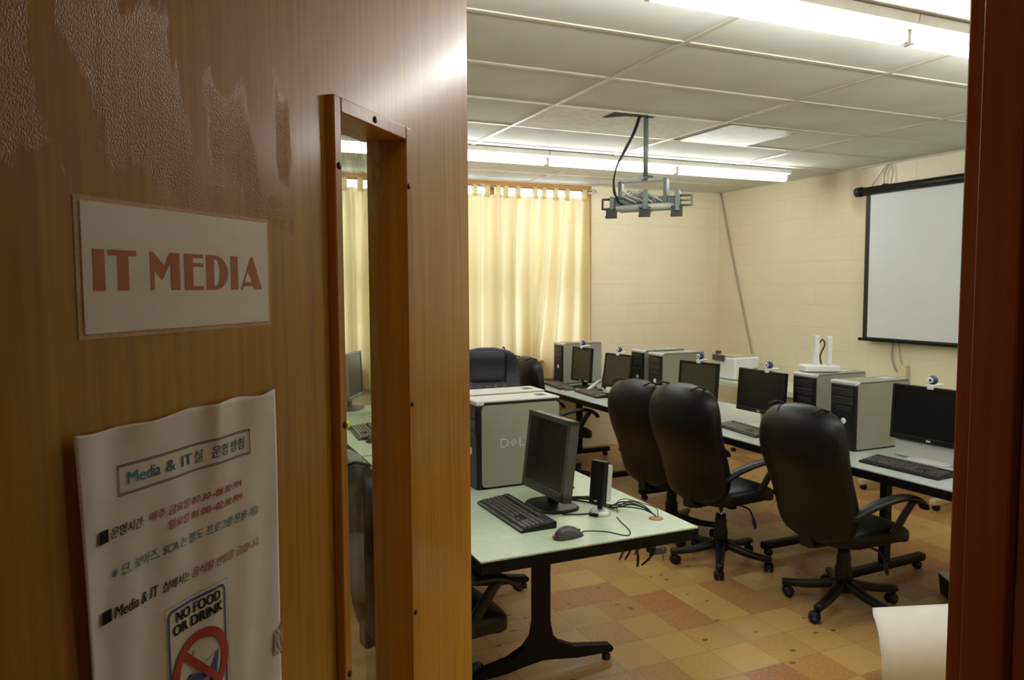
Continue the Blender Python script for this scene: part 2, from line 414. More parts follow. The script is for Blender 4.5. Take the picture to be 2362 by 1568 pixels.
def smooth_path(P, m=6):
    """Catmull-Rom through points"""
    P = [Vector(p) for p in P]; Q = [P[0]]+P+[P[-1]]; out = []
    for i in range(1, len(Q)-2):
        for k in range(m):
            t = k/m; a, b, c, d = Q[i-1], Q[i], Q[i+1], Q[i+2]
            out.append(.5*((2*b)+(c-a)*t+(2*a-5*b+4*c-d)*t*t+(3*b-a-3*c+d)*t**3))
    out.append(P[-1]); return out

def tag(o, label=None, cat=None, group=None, kind=None):
    if label: o['label'] = label
    if cat: o['category'] = cat
    if group: o['group'] = group
    if kind: o['kind'] = kind
    return o
def link(name, me, m, parent=None, loc=(0, 0, 0), rot=(0, 0, 0)):
    o = bpy.data.objects.new(name, me); COL.objects.link(o)
    if me is not None and m is not None:
        if not me.materials: me.materials.append(m)
        if me.materials[0] != m:
            o.material_slots[0].link = 'OBJECT'; o.material_slots[0].material = m
    o.location = loc; o.rotation_euler = rot
    if parent: o.parent = parent
    return o
def thing(name, label, cat, loc=(0, 0, 0), rz=0, group=None, rot=None):
    o = bpy.data.objects.new(name, None); COL.objects.link(o); o.empty_display_size = .05
    o.location = loc; o.rotation_euler = rot if rot else (0, 0, rz)
    return tag(o, label, cat, group)
def struct(name, mb, m, label=None, cat=None, parent=None):
    o = link(name, mb.mesh(name), m, parent)
    if parent is None: tag(o, label, cat, None, 'structure')
    return o
CACHE = {}
def part(key, name, fn, m, parent, loc=(0, 0, 0), rot=(0, 0, 0)):
    """a part whose mesh is built once per key and then shared by the copies"""
    if key not in CACHE: CACHE[key] = fn().mesh(name)
    return link(name, CACHE[key], m, parent, loc, rot)

# ------------------------------------------------------------------ room shell
XL, XR, YF, YB, ZC = -2.4, 5.65, .565, 6.95, 2.743
DA = R_(48.35); HX, HY = -.139, .554          # door hinge and swing
JX = .775                                     # latch side of the opening
struct('floor', MB().box((XL, -1.6, -.1), (XR, YB+.2, 0)), FLOOR, 'worn tan and red-brown tiled vinyl floor', 'floor')
struct('ceiling', MB().box((XL, YF-.16, ZC), (XR, YB+.2, ZC+.1)), TILE, 'dingy suspended ceiling of large rectangular panels', 'ceiling')
wx0, wx1, wz0, wz1 = .85, 4.0, .95, 2.735
mb = MB().box((XL, YB, 0), (wx0, YB+.2, ZC)).box((wx1, YB, 0), (XR, YB+.2, ZC)).box((wx0, YB, 0), (wx1, YB+.2, wz0)).box((wx0, YB, wz1), (wx1, YB+.2, ZC))
struct('wall_back', mb, WALL_B, 'cream painted block wall with the curtained window', 'wall')
struct('wall_right', MB().box((XR, YF-.16, 0), (XR+.2, YB+.2, ZC)), WALL_R, 'cream painted block wall behind the projection screen', 'wall')
struct('wall_left', MB().box((XL-.2, YF-.16, 0), (XL, YB+.2, ZC)), WALL_B, 'cream block wall on the left of the room', 'wall')
mb = MB().box((XL, YF-.14, 0), (HX-.045, YF, ZC)).box((JX+.05, YF-.14, 0), (XR, YF, ZC)).box((HX-.045, YF-.14, 2.30), (JX+.05, YF, ZC))
struct('wall_front', mb, WALL_B, 'wall around the open doorway', 'wall')
mb = MB().box((XL, -1.75, 0), (XR, -1.6, 2.55)).box((XL-.15, -1.6, 0), (XL, YF-.14, 2.55)).box((2.6, -1.6, 0), (2.75, YF-.14, 2.55)).box((XL, -1.6, 2.5), (2.75, YF-.14, 2.6))
struct('wall_hall', mb, HALLW, 'dim hallway walls around the viewer', 'wall')

# ceiling grid
gx0, gy0, GX, GY = 2.04, 2.748, 1.2192, .6096
mb = MB()
x = gx0-4*GX
while x < XR:
    if x > XL: mb.box((x-.012, YF, ZC-.006), (x+.012, YB, ZC+.002))
    x += GX
y = gy0-4*GY
while y < YB:
    if y > YF: mb.box((XL, y-.012, ZC-.005), (XR, y+.012, ZC+.002))
    y += GY
mb.box((XR-.022, YF, ZC-.012), (XR, YB, ZC)).box((XL, YB-.022, ZC-.012), (XR, YB, ZC))
struct('trim_1', mb, TBAR, 'thin metal bars of the ceiling grid', 'ceiling grid')
# rough replaced tile with a hole broken out of it beside the projector pole
tx0, ty0 = gx0+.014, gy0+2*GY+.014
hx, hy = 2.45, 4.00
mb = MB()
mb.box((tx0, ty0, ZC-.004), (hx, ty0+GY-.028, ZC+.004)).box((hx+.30, ty0, ZC-.004), (tx0+GX-.028, ty0+GY-.028, ZC+.004))
mb.box((hx, hy+.14, ZC-.004), (hx+.30, ty0+GY-.028, ZC+.004)); mb.box((hx, ty0, ZC-.004), (hx+.3, hy-.02, ZC+.004)) if hy-.02 > ty0 else None
struct('trim_2', mb, TILE2, 'rough white ceiling panel with a ragged hole', 'ceiling panel')
struct('trim_3', MB().prism([(hx, hy-.02), (hx+.16, hy-.02), (hx+.3, hy+.0), (hx+.3, hy+.03), (hx+.12, hy+.05), (hx+.03, hy+.13), (hx, hy+.13)], ZC-.0055, ZC-.003, 'xy'), HOLE, 'dark broken hole in the ceiling panel beside the pole', 'ceiling hole')
struct('trim_4', MB().box((hx, hy-.02, ZC-.0032), (hx+.3, hy+.14, ZC+.004)), TILE2, 'patch of the rough ceiling panel round its hole', 'ceiling panel')
# grey diffuser panel
v = thing('ceiling_vent', 'small square grey panel set in the ceiling grid right of the projector pole', 'ceiling vent', (gx0+1.36*GX-.06, gy0+2.5*GY, ZC-.004))
link('panel', MB().box((-.30, -.28, -.004), (.30, .28, .0)).mesh('panel'), VENT, v)
link('latch', MB().box((-.05, -.27, -.010), (.0, -.25, -.004), .002).mesh('latch'), SILVL, v)

# ------------------------------------------------------------------ window and curtains
mb = MB()
fr = .045
mb.box((wx0, YB+.06, wz0), (wx0+fr, YB+.12, wz1)).box((wx1-fr, YB+.06, wz0), (wx1, YB+.12, wz1)).box((wx0, YB+.06, wz1-fr), (wx1, YB+.12, wz1)).box((wx0, YB+.06, wz0), (wx1, YB+.12, wz0+fr))
for xx in (1.86, 2.9): mb.box((xx-.035, YB+.06, wz0), (xx+.035, YB+.12, wz1))
mb.box((wx0, YB+.06, 1.72), (wx1, YB+.12, 1.78))
wo = struct('window_1', mb, PANEW, 'wood framed window glowing with daylight behind the curtains', 'window')
link('pane', MB().box((wx0+.03, YB+.085, wz0+.03), (wx1-.03, YB+.09, wz1-.03)).mesh('pane'), GLASS, wo)
link('casing', MB().box((wx1-.10, YB-.012, wz0-.08), (wx1-.005, YB+.02, wz1)).box((wx0, YB-.012, wz1-.05), (wx1-.1, YB+.02, wz1-.0)).mesh('casing'), PANEW, wo)
link('sill', MB().box((wx0-.03, YB-.07, wz0-.03), (wx1+.03, YB+.06, wz0), .006).mesh('sill'), PANEW, wo)

RODZ, RODY = 2.665, YB-.10
rod = thing('curtain_rod', 'thin brass curtain rod above the window', 'curtain rod', (0, 0, 0))
link('rod', MB().cyl((.8, RODY, RODZ), (4.0, RODY, RODZ), .008).mesh('rod'), PANEW, rod)
for xx in (2.74, 3.96):
    link('bracket', MB().box((xx-.012, RODY-.012, RODZ-.02), (xx+.012, YB, RODZ+.02), .004).lathe([(.0, 0), (.016, .004), (.018, .014), (.0, .03)], 12, Matrix.Translation((xx, RODY-.015, RODZ)) @ Matrix.Rotation(PI/2, 4, 'X')).mesh('bracket'), SILVL, rod)
def curtain(x0, x1, zt, zb, label, seed, sway=None, folds=None, tabs=()):
    rnd = random.Random(seed); ph = [rnd.uniform(0, 6.28) for _ in range(4)]
    k1 = folds or 9
    nx, nz = int((x1-x0)*110), 26
    V = []; F = []
    for j in range(nz+1):
        t = j/nz; z = zt+(zb-zt)*t
        for i in range(nx+1):
            u = i/nx
            xx = x0+(x1-x0)*u
            a = .026+.038*min(1, t*2.5)
            ywave = a*math.sin(k1*2*PI*u+ph[0]+.5*math.sin(3*u*2*PI+ph[1])+.4*t)+.010*math.sin(k1*4.3*PI*u+ph[2]+t)
            if sway: xx += sway(u, t)
            V.append((xx, RODY-.015+ywave, z+(.004*math.sin(40*u) if j == 0 else 0)))
    for j in range(nz):
        for i in range(nx):
            q = j*(nx+1)+i; F.append((q, q+1, q+nx+2, q+nx+1))
    mb = MB().add(V, F, True)
    o = thing('curtain', label, 'curtain', (0, 0, 0), 0, None)
    link('cloth', mb.mesh('cloth'), CURT, o)
    for tx in tabs:
        p = [(tx, RODY+.014, zt-.02), (tx, RODY+.016, RODZ), (tx, RODY, RODZ+.012), (tx, RODY-.016, RODZ), (tx, RODY-.018, zt-.03)]
        secs = []
        m_ = MB()
        P = smooth_path(p, 4)
        V = []; F = []
        for q in P: V += [(q.x-.024, q.y, q.z), (q.x+.024, q.y, q.z)]
        for i in range(len(P)-1): F.append((2*i, 2*i+1, 2*i+3, 2*i+2))
        m_.add(V, F, True)
        link('tab', m_.mesh('tab'), CURT, o)
    return o
curtain(.9, 2.05, 2.585, .77, 'cream curtain seen through the narrow glass of the door', 3, None, 7, [.98+.145*i for i in range(8)])
curtain(2.08, 3.335, 2.585, .77, 'cream tab-top curtain hanging at the left of the gap, right of the door edge', 5,
        lambda u, t: -.10*max(0, u-.6)*math.sin(t*PI*.9), 6.5, [2.16, 2.35, 2.47, 2.66, 2.79, 2.905, 2.985, 3.115, 3.30])
curtain(3.355, 3.885, 2.585, .77, 'narrow cream tab-top curtain at the right end of the window', 8,
        lambda u, t: -.16*(1-u)*min(1, t*1.2)**1.4*(1 if t < .75 else 1+.4*(t-.75)), 3.5, [3.40, 3.53, 3.66, 3.86])

# ------------------------------------------------------------------ fluorescent fixtures
def fixture(x0, y, label, group):
    L = 1.2192
    o = thing('strip_light', label, 'ceiling light', (x0, y, ZC), 0, group)
    def hous(): 
        m = MB().prism([(-.062, -.004), (.062, -.004), (.055, -.040), (.03, -.048), (-.03, -.048), (-.055, -.040)], .003, L-.003, 'yz')
        return m
    part('fx_h', 'housing', hous, FIXT, o)
    part('fx_t', 'tube', lambda: MB().cyl((.03, 0, -.080), (L-.03, 0, -.080), .027, 18), TUBEM, o)
    for xx in (.02, L-.02):
        part('fx_s', 'socket', lambda: MB().box((-.010, -.02, -.104), (.010, .02, -.04), .004), FIXT, o, (xx, 0, 0))
    return o
for i, x0 in enumerate((.225, 1.445, 2.665, 3.885)):
    fixture(x0, 2.165, ['strip light of the near row hidden behind the door', 'lit tube light at the very top edge above the room', 'lit tube light at the top right cut off by the door jamb', 'strip light of the near row beyond the right jamb'][i], 'near row of strip lights')
for i, x0 in enumerate((.245, 1.465, 2.685, 3.905)):
    fixture(x0, 5.36, ['far strip light reaching behind the door', 'far strip light at the left, above the curtain beside the door edge', 'far strip light in the middle, crossed by the projector pole', 'far strip light at the right end of its row, near the screen wall'][i], 'far row of strip lights')
hl = thing('hall_fill_lamp', 'unseen hallway lamp added behind the viewer to light the door and jamb', 'lamp', (-.6, -.7, 2.5))
link('diffuser', MB().box((-.3, -.15, -.05), (.3, .15, -.002), .01).mesh('diffuser'), HALLM, hl)

# ------------------------------------------------------------------ door, jamb
def dpos(s, y, z):
    c, sn = math.cos(DA), math.sin(DA)
    return (HX+s*c-y*sn, HY+s*sn+y*c, z)
dr = thing('door_1', 'orange-brown wooden door standing half open on the left', 'door', (HX, HY, 0), DA); dr['kind'] = 'structure'
ls0, ls1, lz0, lz1 = .472, .655, .62, 1.910
mb = MB()
for a, b in (((0, 0, .01), (ls0, .045, 2.24)), ((ls1, 0, .01), (.914, .045, 2.24)), ((ls0, 0, .01), (ls1, .045, lz0)), ((ls0, 0, lz1), (ls1, .045, 2.24))): mb.box(a, b)
link('leaf', mb.mesh('leaf'), DOORW, dr)
ft = link('lite_frame', MB().box((.460, -.010, .595), (.4765, 0.047, 1.921), .002).box((.650, -.010, .595), (.669, 0.043, 1.921), .002)
     .box((.4765, -.010, 1.903), (.650, 0.047, 1.921), .0015).box((.4765, -.010, .595), (.650, .047, .63), .0015)
     .box((.458, .045, .595), (.4765, .055, 1.921)).box((.657, .043, .595), (.672, .055, 1.921)).box((.4765, .045, 1.903), (.650, .055, 1.921)).mesh('lite_frame'), FRAMEW, dr)
link('glass', MB().box((.474, .029, .61), (.652, .0335, 1.906)).mesh('glass'), DGLASS, dr)
for s, z in ((.5597, 1.9115), (.4692, 1.8405), (.6560, 1.8395), (.4705, 1.536), (.6575, 1.533), (.6595, 1.227), (.4700, 1.230), (.5597, .61), (.47, .9), (.659, .9)):
    part('screw', 'screw', lambda: MB().lathe([(0, 0), (.0042, .0), (.0042, .0012), (.003, .0022), (0, .0024)], 12), SCREW, dr, (s, -.0098, z), (PI/2, 0, 0))

mb = MB().box((JX+.015, YF-.155, 0), (JX+.07, YF, 2.32), .0025)
jb = struct('door_2', mb, JAMBW, 'dark red-brown door jamb at the right edge', 'door jamb')
link('stop', MB().box((JX, YF-.074, 0), (JX+.016, YF-.027, 2.30), .002).mesh('stop'), JAMBW, jb)
link('backband', MB().box((JX+.006, YF-.17, 0), (JX+.03, YF-.079, 2.31), .002).mesh('backband'), JAMBW, jb)
mb = MB().box((HX-.045, YF-.155, 0), (HX-.006, YF-.06, 2.32), .002).box((HX-.045, YF-.155, 2.26), (JX+.015, YF+.0, 2.32), .002)
struct('trim_5', mb, JAMBW, 'head and hinge side of the door frame', 'door frame')

# ------------------------------------------------------------------ sign and notice on the door
def text2d(body, size=1.0, bold=0.0, shear=0.0):
    cu = bpy.data.curves.new('txt', 'FONT'); cu.body = body; cu.size = size; cu.offset = bold; cu.shear = shear; cu.resolution_u = 3
    o = bpy.data.objects.new('txt', cu); COL.objects.link(o)
    dg = bpy.context.evaluated_depsgraph_get()
    me = bpy.data.meshes.new_from_object(o.evaluated_get(dg))
    V = [(v.co.x, v.co.y) for v in me.vertices]; F = [tuple(p.vertices) for p in me.polygons]
    bpy.data.objects.remove(o); bpy.data.curves.remove(cu); bpy.data.meshes.remove(me)
    return V, F
def fit_text(mb, body, s0, s1, z0, z1, surf, bold=0.0, shear=0.0, lift=.0004):
    V, F = text2d(body, 1.0, 0, shear)
    if not V: return mb
    if bold > .005:      # heavier strokes: the same outline laid twice, a hair apart
        n0 = len(V); d = bold*3
        F = F+[tuple(i+n0 for i in f) for f in F]; V = V+[(x+d, y) for x, y in V]
    ax, bx = min(v[0] for v in V), max(v[0] for v in V); ay, by = min(v[1] for v in V), max(v[1] for v in V)
    vs = []
    for x, y in V:
        s = s0+(x-ax)/(bx-ax)*(s1-s0); z = z0+(y-ay)/(by-ay)*(z1-z0)
        vs.append((s, surf(s, z)-lift, z))
    return mb.add(vs, F)
def flat2d(mb, polys, surf, lift=.0004):
    for P in polys:
        mb.add([(s, surf(s, z)-lift, z) for s, z in P], [tuple(range(len(P)))])
    return mb

sg = thing('door_sign', 'white laminated sign with orange lettering on the door', 'sign', dpos(0, 0, 0), DA)
link('laminate', MB().box((.1112, -.0007, 1.6618), (.3436, -.0002, 1.7682)).mesh('laminate'), FILM, sg)
link('card', MB().box((.1158, -.0016, 1.6655), (.3398, -.0008, 1.7646), .0004, 1).mesh('card'), PAPER2, sg)
zb, zt = 1.698, 1.7295
polys = [
 [(.1251, zb), (.1360, zb), (.1362, zt), (.1251, zt)],
 [(.1390, zt-.0045), (.1675, zt-.0045), (.1675, zt), (.1390, zt)], [(.1482, zb), (.1594, zb), (.1594, zt-.0045), (.1482, zt-.0045)],
 [(.1817, zb), (.1861, zb), (.1861, 1.7142), (.1855, zt), (.1817, zt)],
 [(.1855, zt), (.1861, 1.7142), (.1947, 1.7064), (.1976, 1.7186)], [(.1947, 1.7064), (.2046, 1.7207), (.2040, zt), (.1976, 1.7186)],
 [(.2046, zb), (.2155, zb), (.2155, zt), (.2040, zt), (.2046, 1.7207)],
 [(.2207, zb), (.2315, zb), (.2315, zt), (.2207, zt)], [(.2315, zt-.0034), (.2445, zt-.0034), (.2448, zt), (.2315, zt)],
 [(.2315, 1.7185), (.2448, 1.7185), (.2448, 1.7217), (.2315, 1.7217)], [(.2315, zb), (.2448, zb), (.2448, zb+.0034), (.2315, zb+.0034)],
 [(.2485, zb), (.2590, zb), (.2590, zt), (.2485, zt)],
 [(.2823, zb), (.2925, zb), (.2925, zt), (.2823, zt)],
 [(.2960, zb), (.2990, zb), (.3073, 1.7165), (.3125, zt)], [(.3125, zt), (.3073, 1.7165), (.3170, zb), (.3291, zb), (.3155, zt)],
 [(.3005, 1.7015), (.3160, 1.7015), (.3145, 1.7050), (.3025, 1.7050)]]
zc_, hz = (zb+zt)/2, (zt-zb)/2
out_ = [(.2590+.0192*math.cos(t), zc_+hz*math.sin(t)) for t in [(-PI/2)+PI*k/16 for k in range(17)]]
in_ = [(.2590+.0078*max(0, math.cos(t))**.6, zc_+(hz-.0036)*math.sin(t)) for t in [(-PI/2)+PI*k/16 for k in range(17)]]
for k in range(16): polys.append([out_[k], out_[k+1], in_[k+1], in_[k]])
link('lettering', flat2d(MB(), polys, lambda s, z: -.0016, .0002).mesh('lettering'), ORANGE, sg)

def wave(s, z):
    """local y of the wrinkled notice (negative = off the door towards the hall)"""
    u = (s-.101)/.247; t = (1.594-z)/.34
    y = -.0036-.0014*math.sin(9*u+2.2*t+.4)*(.5+.5*t)-.0011*math.sin(21*u-3*t+1)*max(0, 1-2.2*t)-.0007*math.sin(31*u+5*t)
    y -= .0012*math.exp(-((u-.33-.10*t)/.07)**2)*max(0, 1-1.8*t)
    y -= .0025*math.exp(-((u-.62)/.035)**2)*max(0, 1-6*t)
    y -= .004*max(0, .10-u)/.10*min(1, .25+t)            # left edge curls up
    return y
nt_ = thing('notice', 'wrinkled white paper notice with coloured writing below the sign', 'notice', dpos(-.003, 0, 0), DA)
nx, nz = 70, 100
V = []; F = []
def nzs(u):   # torn bite in the right edge handled by shifting columns
    return 0
for j in range(nz+1):
    z = 1.5935-.345*j/nz
    for i in range(nx+1):
        u = i/nx
        left = .1010+.006*((1.5935-z)/.19)
        right = .3462+.0016*math.sin(8*z)+.002*(1.5935-z)/.3
        d = z-1.3315
        if abs(d) < .017: right -= .0095*(1-(abs(d)/.017)**3)
        s = left+(right-left)*u
        zz = z
        if j == 0: zz += -.0016*math.sin(7*u)-.0008*math.sin(23*u)+(.003*(u-.9)/.1 if u > .9 else 0)
        V.append((s, wave(s, zz), zz))
for j in range(nz):
    for i in range(nx):
        q = j*(nx+1)+i; F.append((q, q+1, q+nx+2, q+nx+1))
po = link('sheet', MB().add(V, F, True).mesh('sheet'), PAPER, nt_)
md = po.modifiers.new('thick', 'SOLIDIFY'); md.thickness = .00025; md.offset = 0
def rect_ring(a0, a1, b0, b1, w):
    return [[(a0, b0), (a1, b0), (a1-w, b0+w), (a0+w, b0+w)], [(a1, b0), (a1, b1), (a1-w, b1-w), (a1-w, b0+w)],
            [(a1, b1), (a0, b1), (a0+w, b1-w), (a1-w, b1-w)], [(a0, b1), (a0, b0), (a0+w, b0+w), (a0+w, b1-w)]]
def subdiv(P, n=24):
    """split quads lengthwise so that they follow the wrinkles"""
    out = []
    for a, b, c, d in P:
        for k in range(n):
            t0, t1 = k/n, (k+1)/n
            L = lambda p, q, t: (p[0]+(q[0]-p[0])*t, p[1]+(q[1]-p[1])*t)
            out.append([L(a, b, t0), L(a, b, t1), L(d, c, t1), L(d, c, t0)])
    return out
LF = .0008
link('title_border', flat2d(MB(), subdiv(rect_ring(.1405, .3022, 1.5383, 1.5624, .0007)+rect_ring(.1419, .3008, 1.5397, 1.5610, .0004)), wave, LF).mesh('title_border'), BLACKI, nt_)
link('writing', fit_text(MB(), 'Me', .150, .1685, 1.5457, 1.5555, wave, .010, 0, LF).mesh('writing'), CYANI, nt_)['label'] = 'cyan start of the title'
m_ = fit_text(MB(), 'dia', .1695, .1845, 1.5457, 1.5558, wave, .010, 0, LF)
fit_text(m_, '&', .1905, .202, 1.5457, 1.5552, wave, .01, 0, LF); fit_text(m_, 'IT', .210, .225, 1.5457, 1.5550, wave, .01, 0, LF)
fit_text(m_, '실', .2270, .2375, 1.5448, 1.5560, wave, .01, .1, LF); fit_text(m_, '운영', .2470, .2690, 1.5448, 1.5560, wave, .01, .1, LF); fit_text(m_, '방침', .2740, .2945, 1.5448, 1.5560, wave, .01, .1, LF)
link('writing', m_.mesh('writing'), BLUEI, nt_)['label'] = 'blue title words'
for z0 in (1.5068, 1.4446):
    link('bullet', flat2d(MB(), [[(.1184, z0), (.1283, z0), (.1283, z0+.0101), (.1184, z0+.0101)]], wave, LF+.0008).mesh('bullet'), BLACKI, nt_)
link('writing', fit_text(MB(), '운영시간:', .1312, .1655, 1.5075, 1.5160, wave, .012, .25, LF).mesh('writing'), BLACKI, nt_)['label'] = 'black words before the opening hours'
m_ = fit_text(MB(), 'Media & IT', .1312, .1795, 1.4445, 1.4535, wave, .012, .2, LF); fit_text(m_, '실에서는', .1835, .2160, 1.4440, 1.4530, wave, .012, .25, LF)
link('writing', m_.mesh('writing'), BLACKI, nt_)['label'] = 'black words of the lower bullet line'
m_ = fit_text(MB(), '매주 금요일 07:30~08:30 PM', .1710, .2880, 1.5085, 1.5165, wave, .012, .2, LF)
fit_text(m_, '일요일 01:00~02:30 PM', .1915, .2880, 1.4960, 1.5040, wave, .012, .2, LF)
link('writing', m_.mesh('writing'), REDI, nt_)['label'] = 'red opening hours'
link('writing', fit_text(MB(), '음식물 반입을 금합니다.', .2190, .3125, 1.4440, 1.4525, wave, .012, .25, LF).mesh('writing'), REDI, nt_)['label'] = 'red end of the lower bullet line'
m_ = fit_text(MB(), '※ 단, 보아즈, SCA 는 별도 프로그램 운용 가능', .1310, .3135, 1.4755, 1.4850, wave, .012, .25, LF)
link('writing', m_.mesh('writing'), TEALI, nt_)['label'] = 'steel blue line of writing'
# printed no-food sign
a0, a1, b1_, b0_ = .1838, .2622, 1.4290, 1.285
link('printed_sign', flat2d(MB(), subdiv(rect_ring(a0, a1, b0_, b1_, .0005), 30), wave, LF).mesh('printed_sign'), GREYI, nt_)['label'] = 'thin grey outline of the printed sign'
def rrect(x0, x1, y0, y1, r, n=6):
    P = []
    for cx, cy, a in ((x1-r, y1-r, 0), (x0+r, y1-r, PI/2), (x0+r, y0+r, PI), (x1-r, y0+r, 1.5*PI)):
        for k in range(n+1):
            t = a+PI/2*k/n; P.append((cx+r*math.cos(t), cy+r*math.sin(t)))
    return P
A, B = rrect(a0+.0032, a1-.0032, b0_+.003, b1_-.0032, .007), rrect(a0+.0052, a1-.0052, b0_+.005, b1_-.0055, .005)
link('blue_border', flat2d(MB(), subdiv([[A[k], A[(k+1) % len(A)], B[(k+1) % len(B)], B[k]] for k in range(len(A))], 8), wave, LF).mesh('blue_border'), SIGNB, nt_)
m_ = fit_text(MB(), 'NO FOOD', .1965, .2520, 1.4125, 1.4218, wave, .035, .0, LF); fit_text(m_, 'OR DRINK', .1925, .2545, 1.4015, 1.4108, wave, .035, .0, LF)
link('lettering', m_.mesh('lettering'), BLACKI, nt_)['label'] = 'bold black words NO FOOD OR DRINK'
cx, cz, ro, ri = .2250, 1.3600, .0350, .0265
ring = [[(cx+r*math.cos(2*PI*k/48), cz+r*math.sin(2*PI*k/48)) for k in range(48)] for r in (ro, ri)]
P = [[ring[0][k], ring[0][(k+1) % 48], ring[1][(k+1) % 48], ring[1][k]] for k in range(48)]
sl = []
for k in range(14):
    t0, t1 = -1+2*k/14, -1+2*(k+1)/14; hw = .0035
    d = (.707, -.707); n_ = (.707, .707); q = ri+.002
    sl.append([(cx+d[0]*q*t0+n_[0]*hw, cz+d[1]*q*t0+n_[1]*hw), (cx+d[0]*q*t1+n_[0]*hw, cz+d[1]*q*t1+n_[1]*hw), (cx+d[0]*q*t1-n_[0]*hw, cz+d[1]*q*t1-n_[1]*hw), (cx+d[0]*q*t0-n_[0]*hw, cz+d[1]*q*t0-n_[1]*hw)])
link('prohibition_ring', flat2d(MB(), P+sl, wave, LF+.0006).mesh('prohibition_ring'), SIGNR, nt_)
link('food_drawing', flat2d(MB(), [[(.2060, 1.3520), (.2110, 1.3595), (.2330, 1.3520), (.2440, 1.3660), (.2470, 1.3660), (.2440, 1.3480), (.2340, 1.3400), (.2120, 1.3390)]], wave, LF).mesh('food_drawing'), SIGNB, nt_)
link('drawing_outline', flat2d(MB(), [[(.2130, 1.3680), (.2148, 1.3680), (.2172, 1.3790), (.2155, 1.3795)], [(.2300, 1.3630), (.2302, 1.3640), (.2465, 1.3680), (.2468, 1.3668)], [(.2055, 1.3520), (.2062, 1.3530), (.2200, 1.3620), (.2205, 1.3608)],
     [(.2205, 1.3470), (.2300, 1.3500), (.2360, 1.3470), (.2230, 1.3440)]], wave, LF+.0004).mesh('drawing_outline'), GREYI, nt_)
V = []; F = []
for j in range(7):
    for i in range(7):
        V.append((.3325+.0135*i/6+.001*math.sin(j), wave(.3345, 1.34)-.001-.0018*abs(math.sin(2.1*i+1.3*j)), 1.345-.026*j/6+.001*math.sin(i*2)))
for j in range(6):
    for i in range(6): F.append((j*7+i, j*7+i+1, j*7+i+8, j*7+i+7))
link('tape_scrap', MB().add(V, F).mesh('tape_scrap'), TAPE, nt_)

# ------------------------------------------------------------------ tables
TZ = .735
def table(name, label, x0, x1, y0, y1, lam, legs, rz=0, group='computer tables', wide=False, legm=None):
    """laminate top with black edge, T legs whose feet run across the table"""
    cx, cy = (x0+x1)/2, (y0+y1)/2; hx_, hy_ = (x1-x0)/2, (y1-y0)/2
    o = thing(name, label, 'table', (cx, cy, 0), rz, group)
    legm = legm or BLACKM
    link('table_top', MB().box((-hx_+.002, -hy_+.002, TZ-.006), (hx_-.002, hy_-.002, TZ)).mesh('table_top'), lam, o)
    link('edge_band', MB().box((-hx_, -hy_, TZ-.05), (hx_, hy_, TZ-.0055), .002, 1).mesh('edge_band'), EDGE if legm is BLACKM else lam, o)
    fw = hx_*.74
    for ly in legs:
        lg = thing('leg', None, None, (0, ly-cy, 0)); lg.parent = o
        if wide:
            # flared pedestal: wide flat column that sweeps into the two feet
            prof = [(-.037, TZ-.036), (-.037, .24), (-.05, .175), (-.085, .135), (-.16, .10), (-fw, .068), (-fw-.012, .05), (-fw, .036), (-.17, .045), (-.06, .062), (0, .068)]
            prof = prof+[(-a, b) for a, b in prof[::-1][1:]]
            link('column', MB().prism(prof, -.021, .021, 'xz').mesh('column'), legm, lg)
            for sx in (-1, 1):
                part('wfoot', 'foot_glide', lambda: MB().lathe([(0, .0), (.02, 0), (.02, .02), (.013, .022), (.013, .045)], 14), BLACKP, lg, (sx*(fw-.016), 0, 0))
        else:
            link('column', MB().box((-.028, -.022, .07), (.028, .022, TZ-.036), .006).mesh('column'), legm, lg)
            link('foot_bar', MB().box((-fw, -.027, .045), (fw, .027, .092), .014, 3).mesh('foot_bar'), legm, lg)
            for sx in (-1, 1):
                part('caster0', 'caster', lambda: MB().cyl((0, 0, .02), (0, 0, .05), .012).tube([(0, -.018, .0225), (0, .018, .0225)], .022, 16), BLACKP, lg, (sx*(fw-.05), 0, 0))
    return o
TN = table('computer_table', 'pale green table in front with tower, screen and mouse on it', .951, 1.892, 2.42, 4.25, LAM, (2.90, 3.80), 0, 'computer tables', True)
TN2 = table('computer_table', 'pale green table seen through the glass of the door', .949, 1.89, 4.27, 6.10, LAM, (4.75, 5.6), 0, 'computer tables', True)
T1 = table('computer_table', 'table with grey reflection coloured into its top, cut off by the right door jamb', 3.29, 4.22, 1.55, 3.355, LAMG, (1.85, 3.07), R_(2.2))
T2 = table('computer_table', 'table with grey reflection coloured into its top, behind the two middle office chairs', 3.20, 4.135, 3.385, 5.165, LAMG, (3.62, 5.0))
T3 = table('computer_table', 'table with grey reflection coloured into its top, by the window corner with two keyboards', 3.145, 4.08, 5.185, 6.9, LAMG, (5.56, 6.5))
W1 = table('side_table', 'narrow beige legged table along the screen wall, mostly hidden by the towers', 5.07, 5.62, 2.3, 4.13, LAM, (2.6, 3.83), 0, 'beige wall tables', False, BEIGE)
W2 = table('side_table', 'narrow beige legged table under the white printer', 5.07, 5.62, 4.16, 6.42, LAM, (4.49, 6.1), 0, 'beige wall tables', False, BEIGE)
part('grom', 'grommet', lambda: MB().lathe([(0, 0), (.03, 0), (.03, .0025), (.026, .004), (0, .003)], 24), GROM, TN, (1.80-1.4215, 2.585-3.335, TZ))

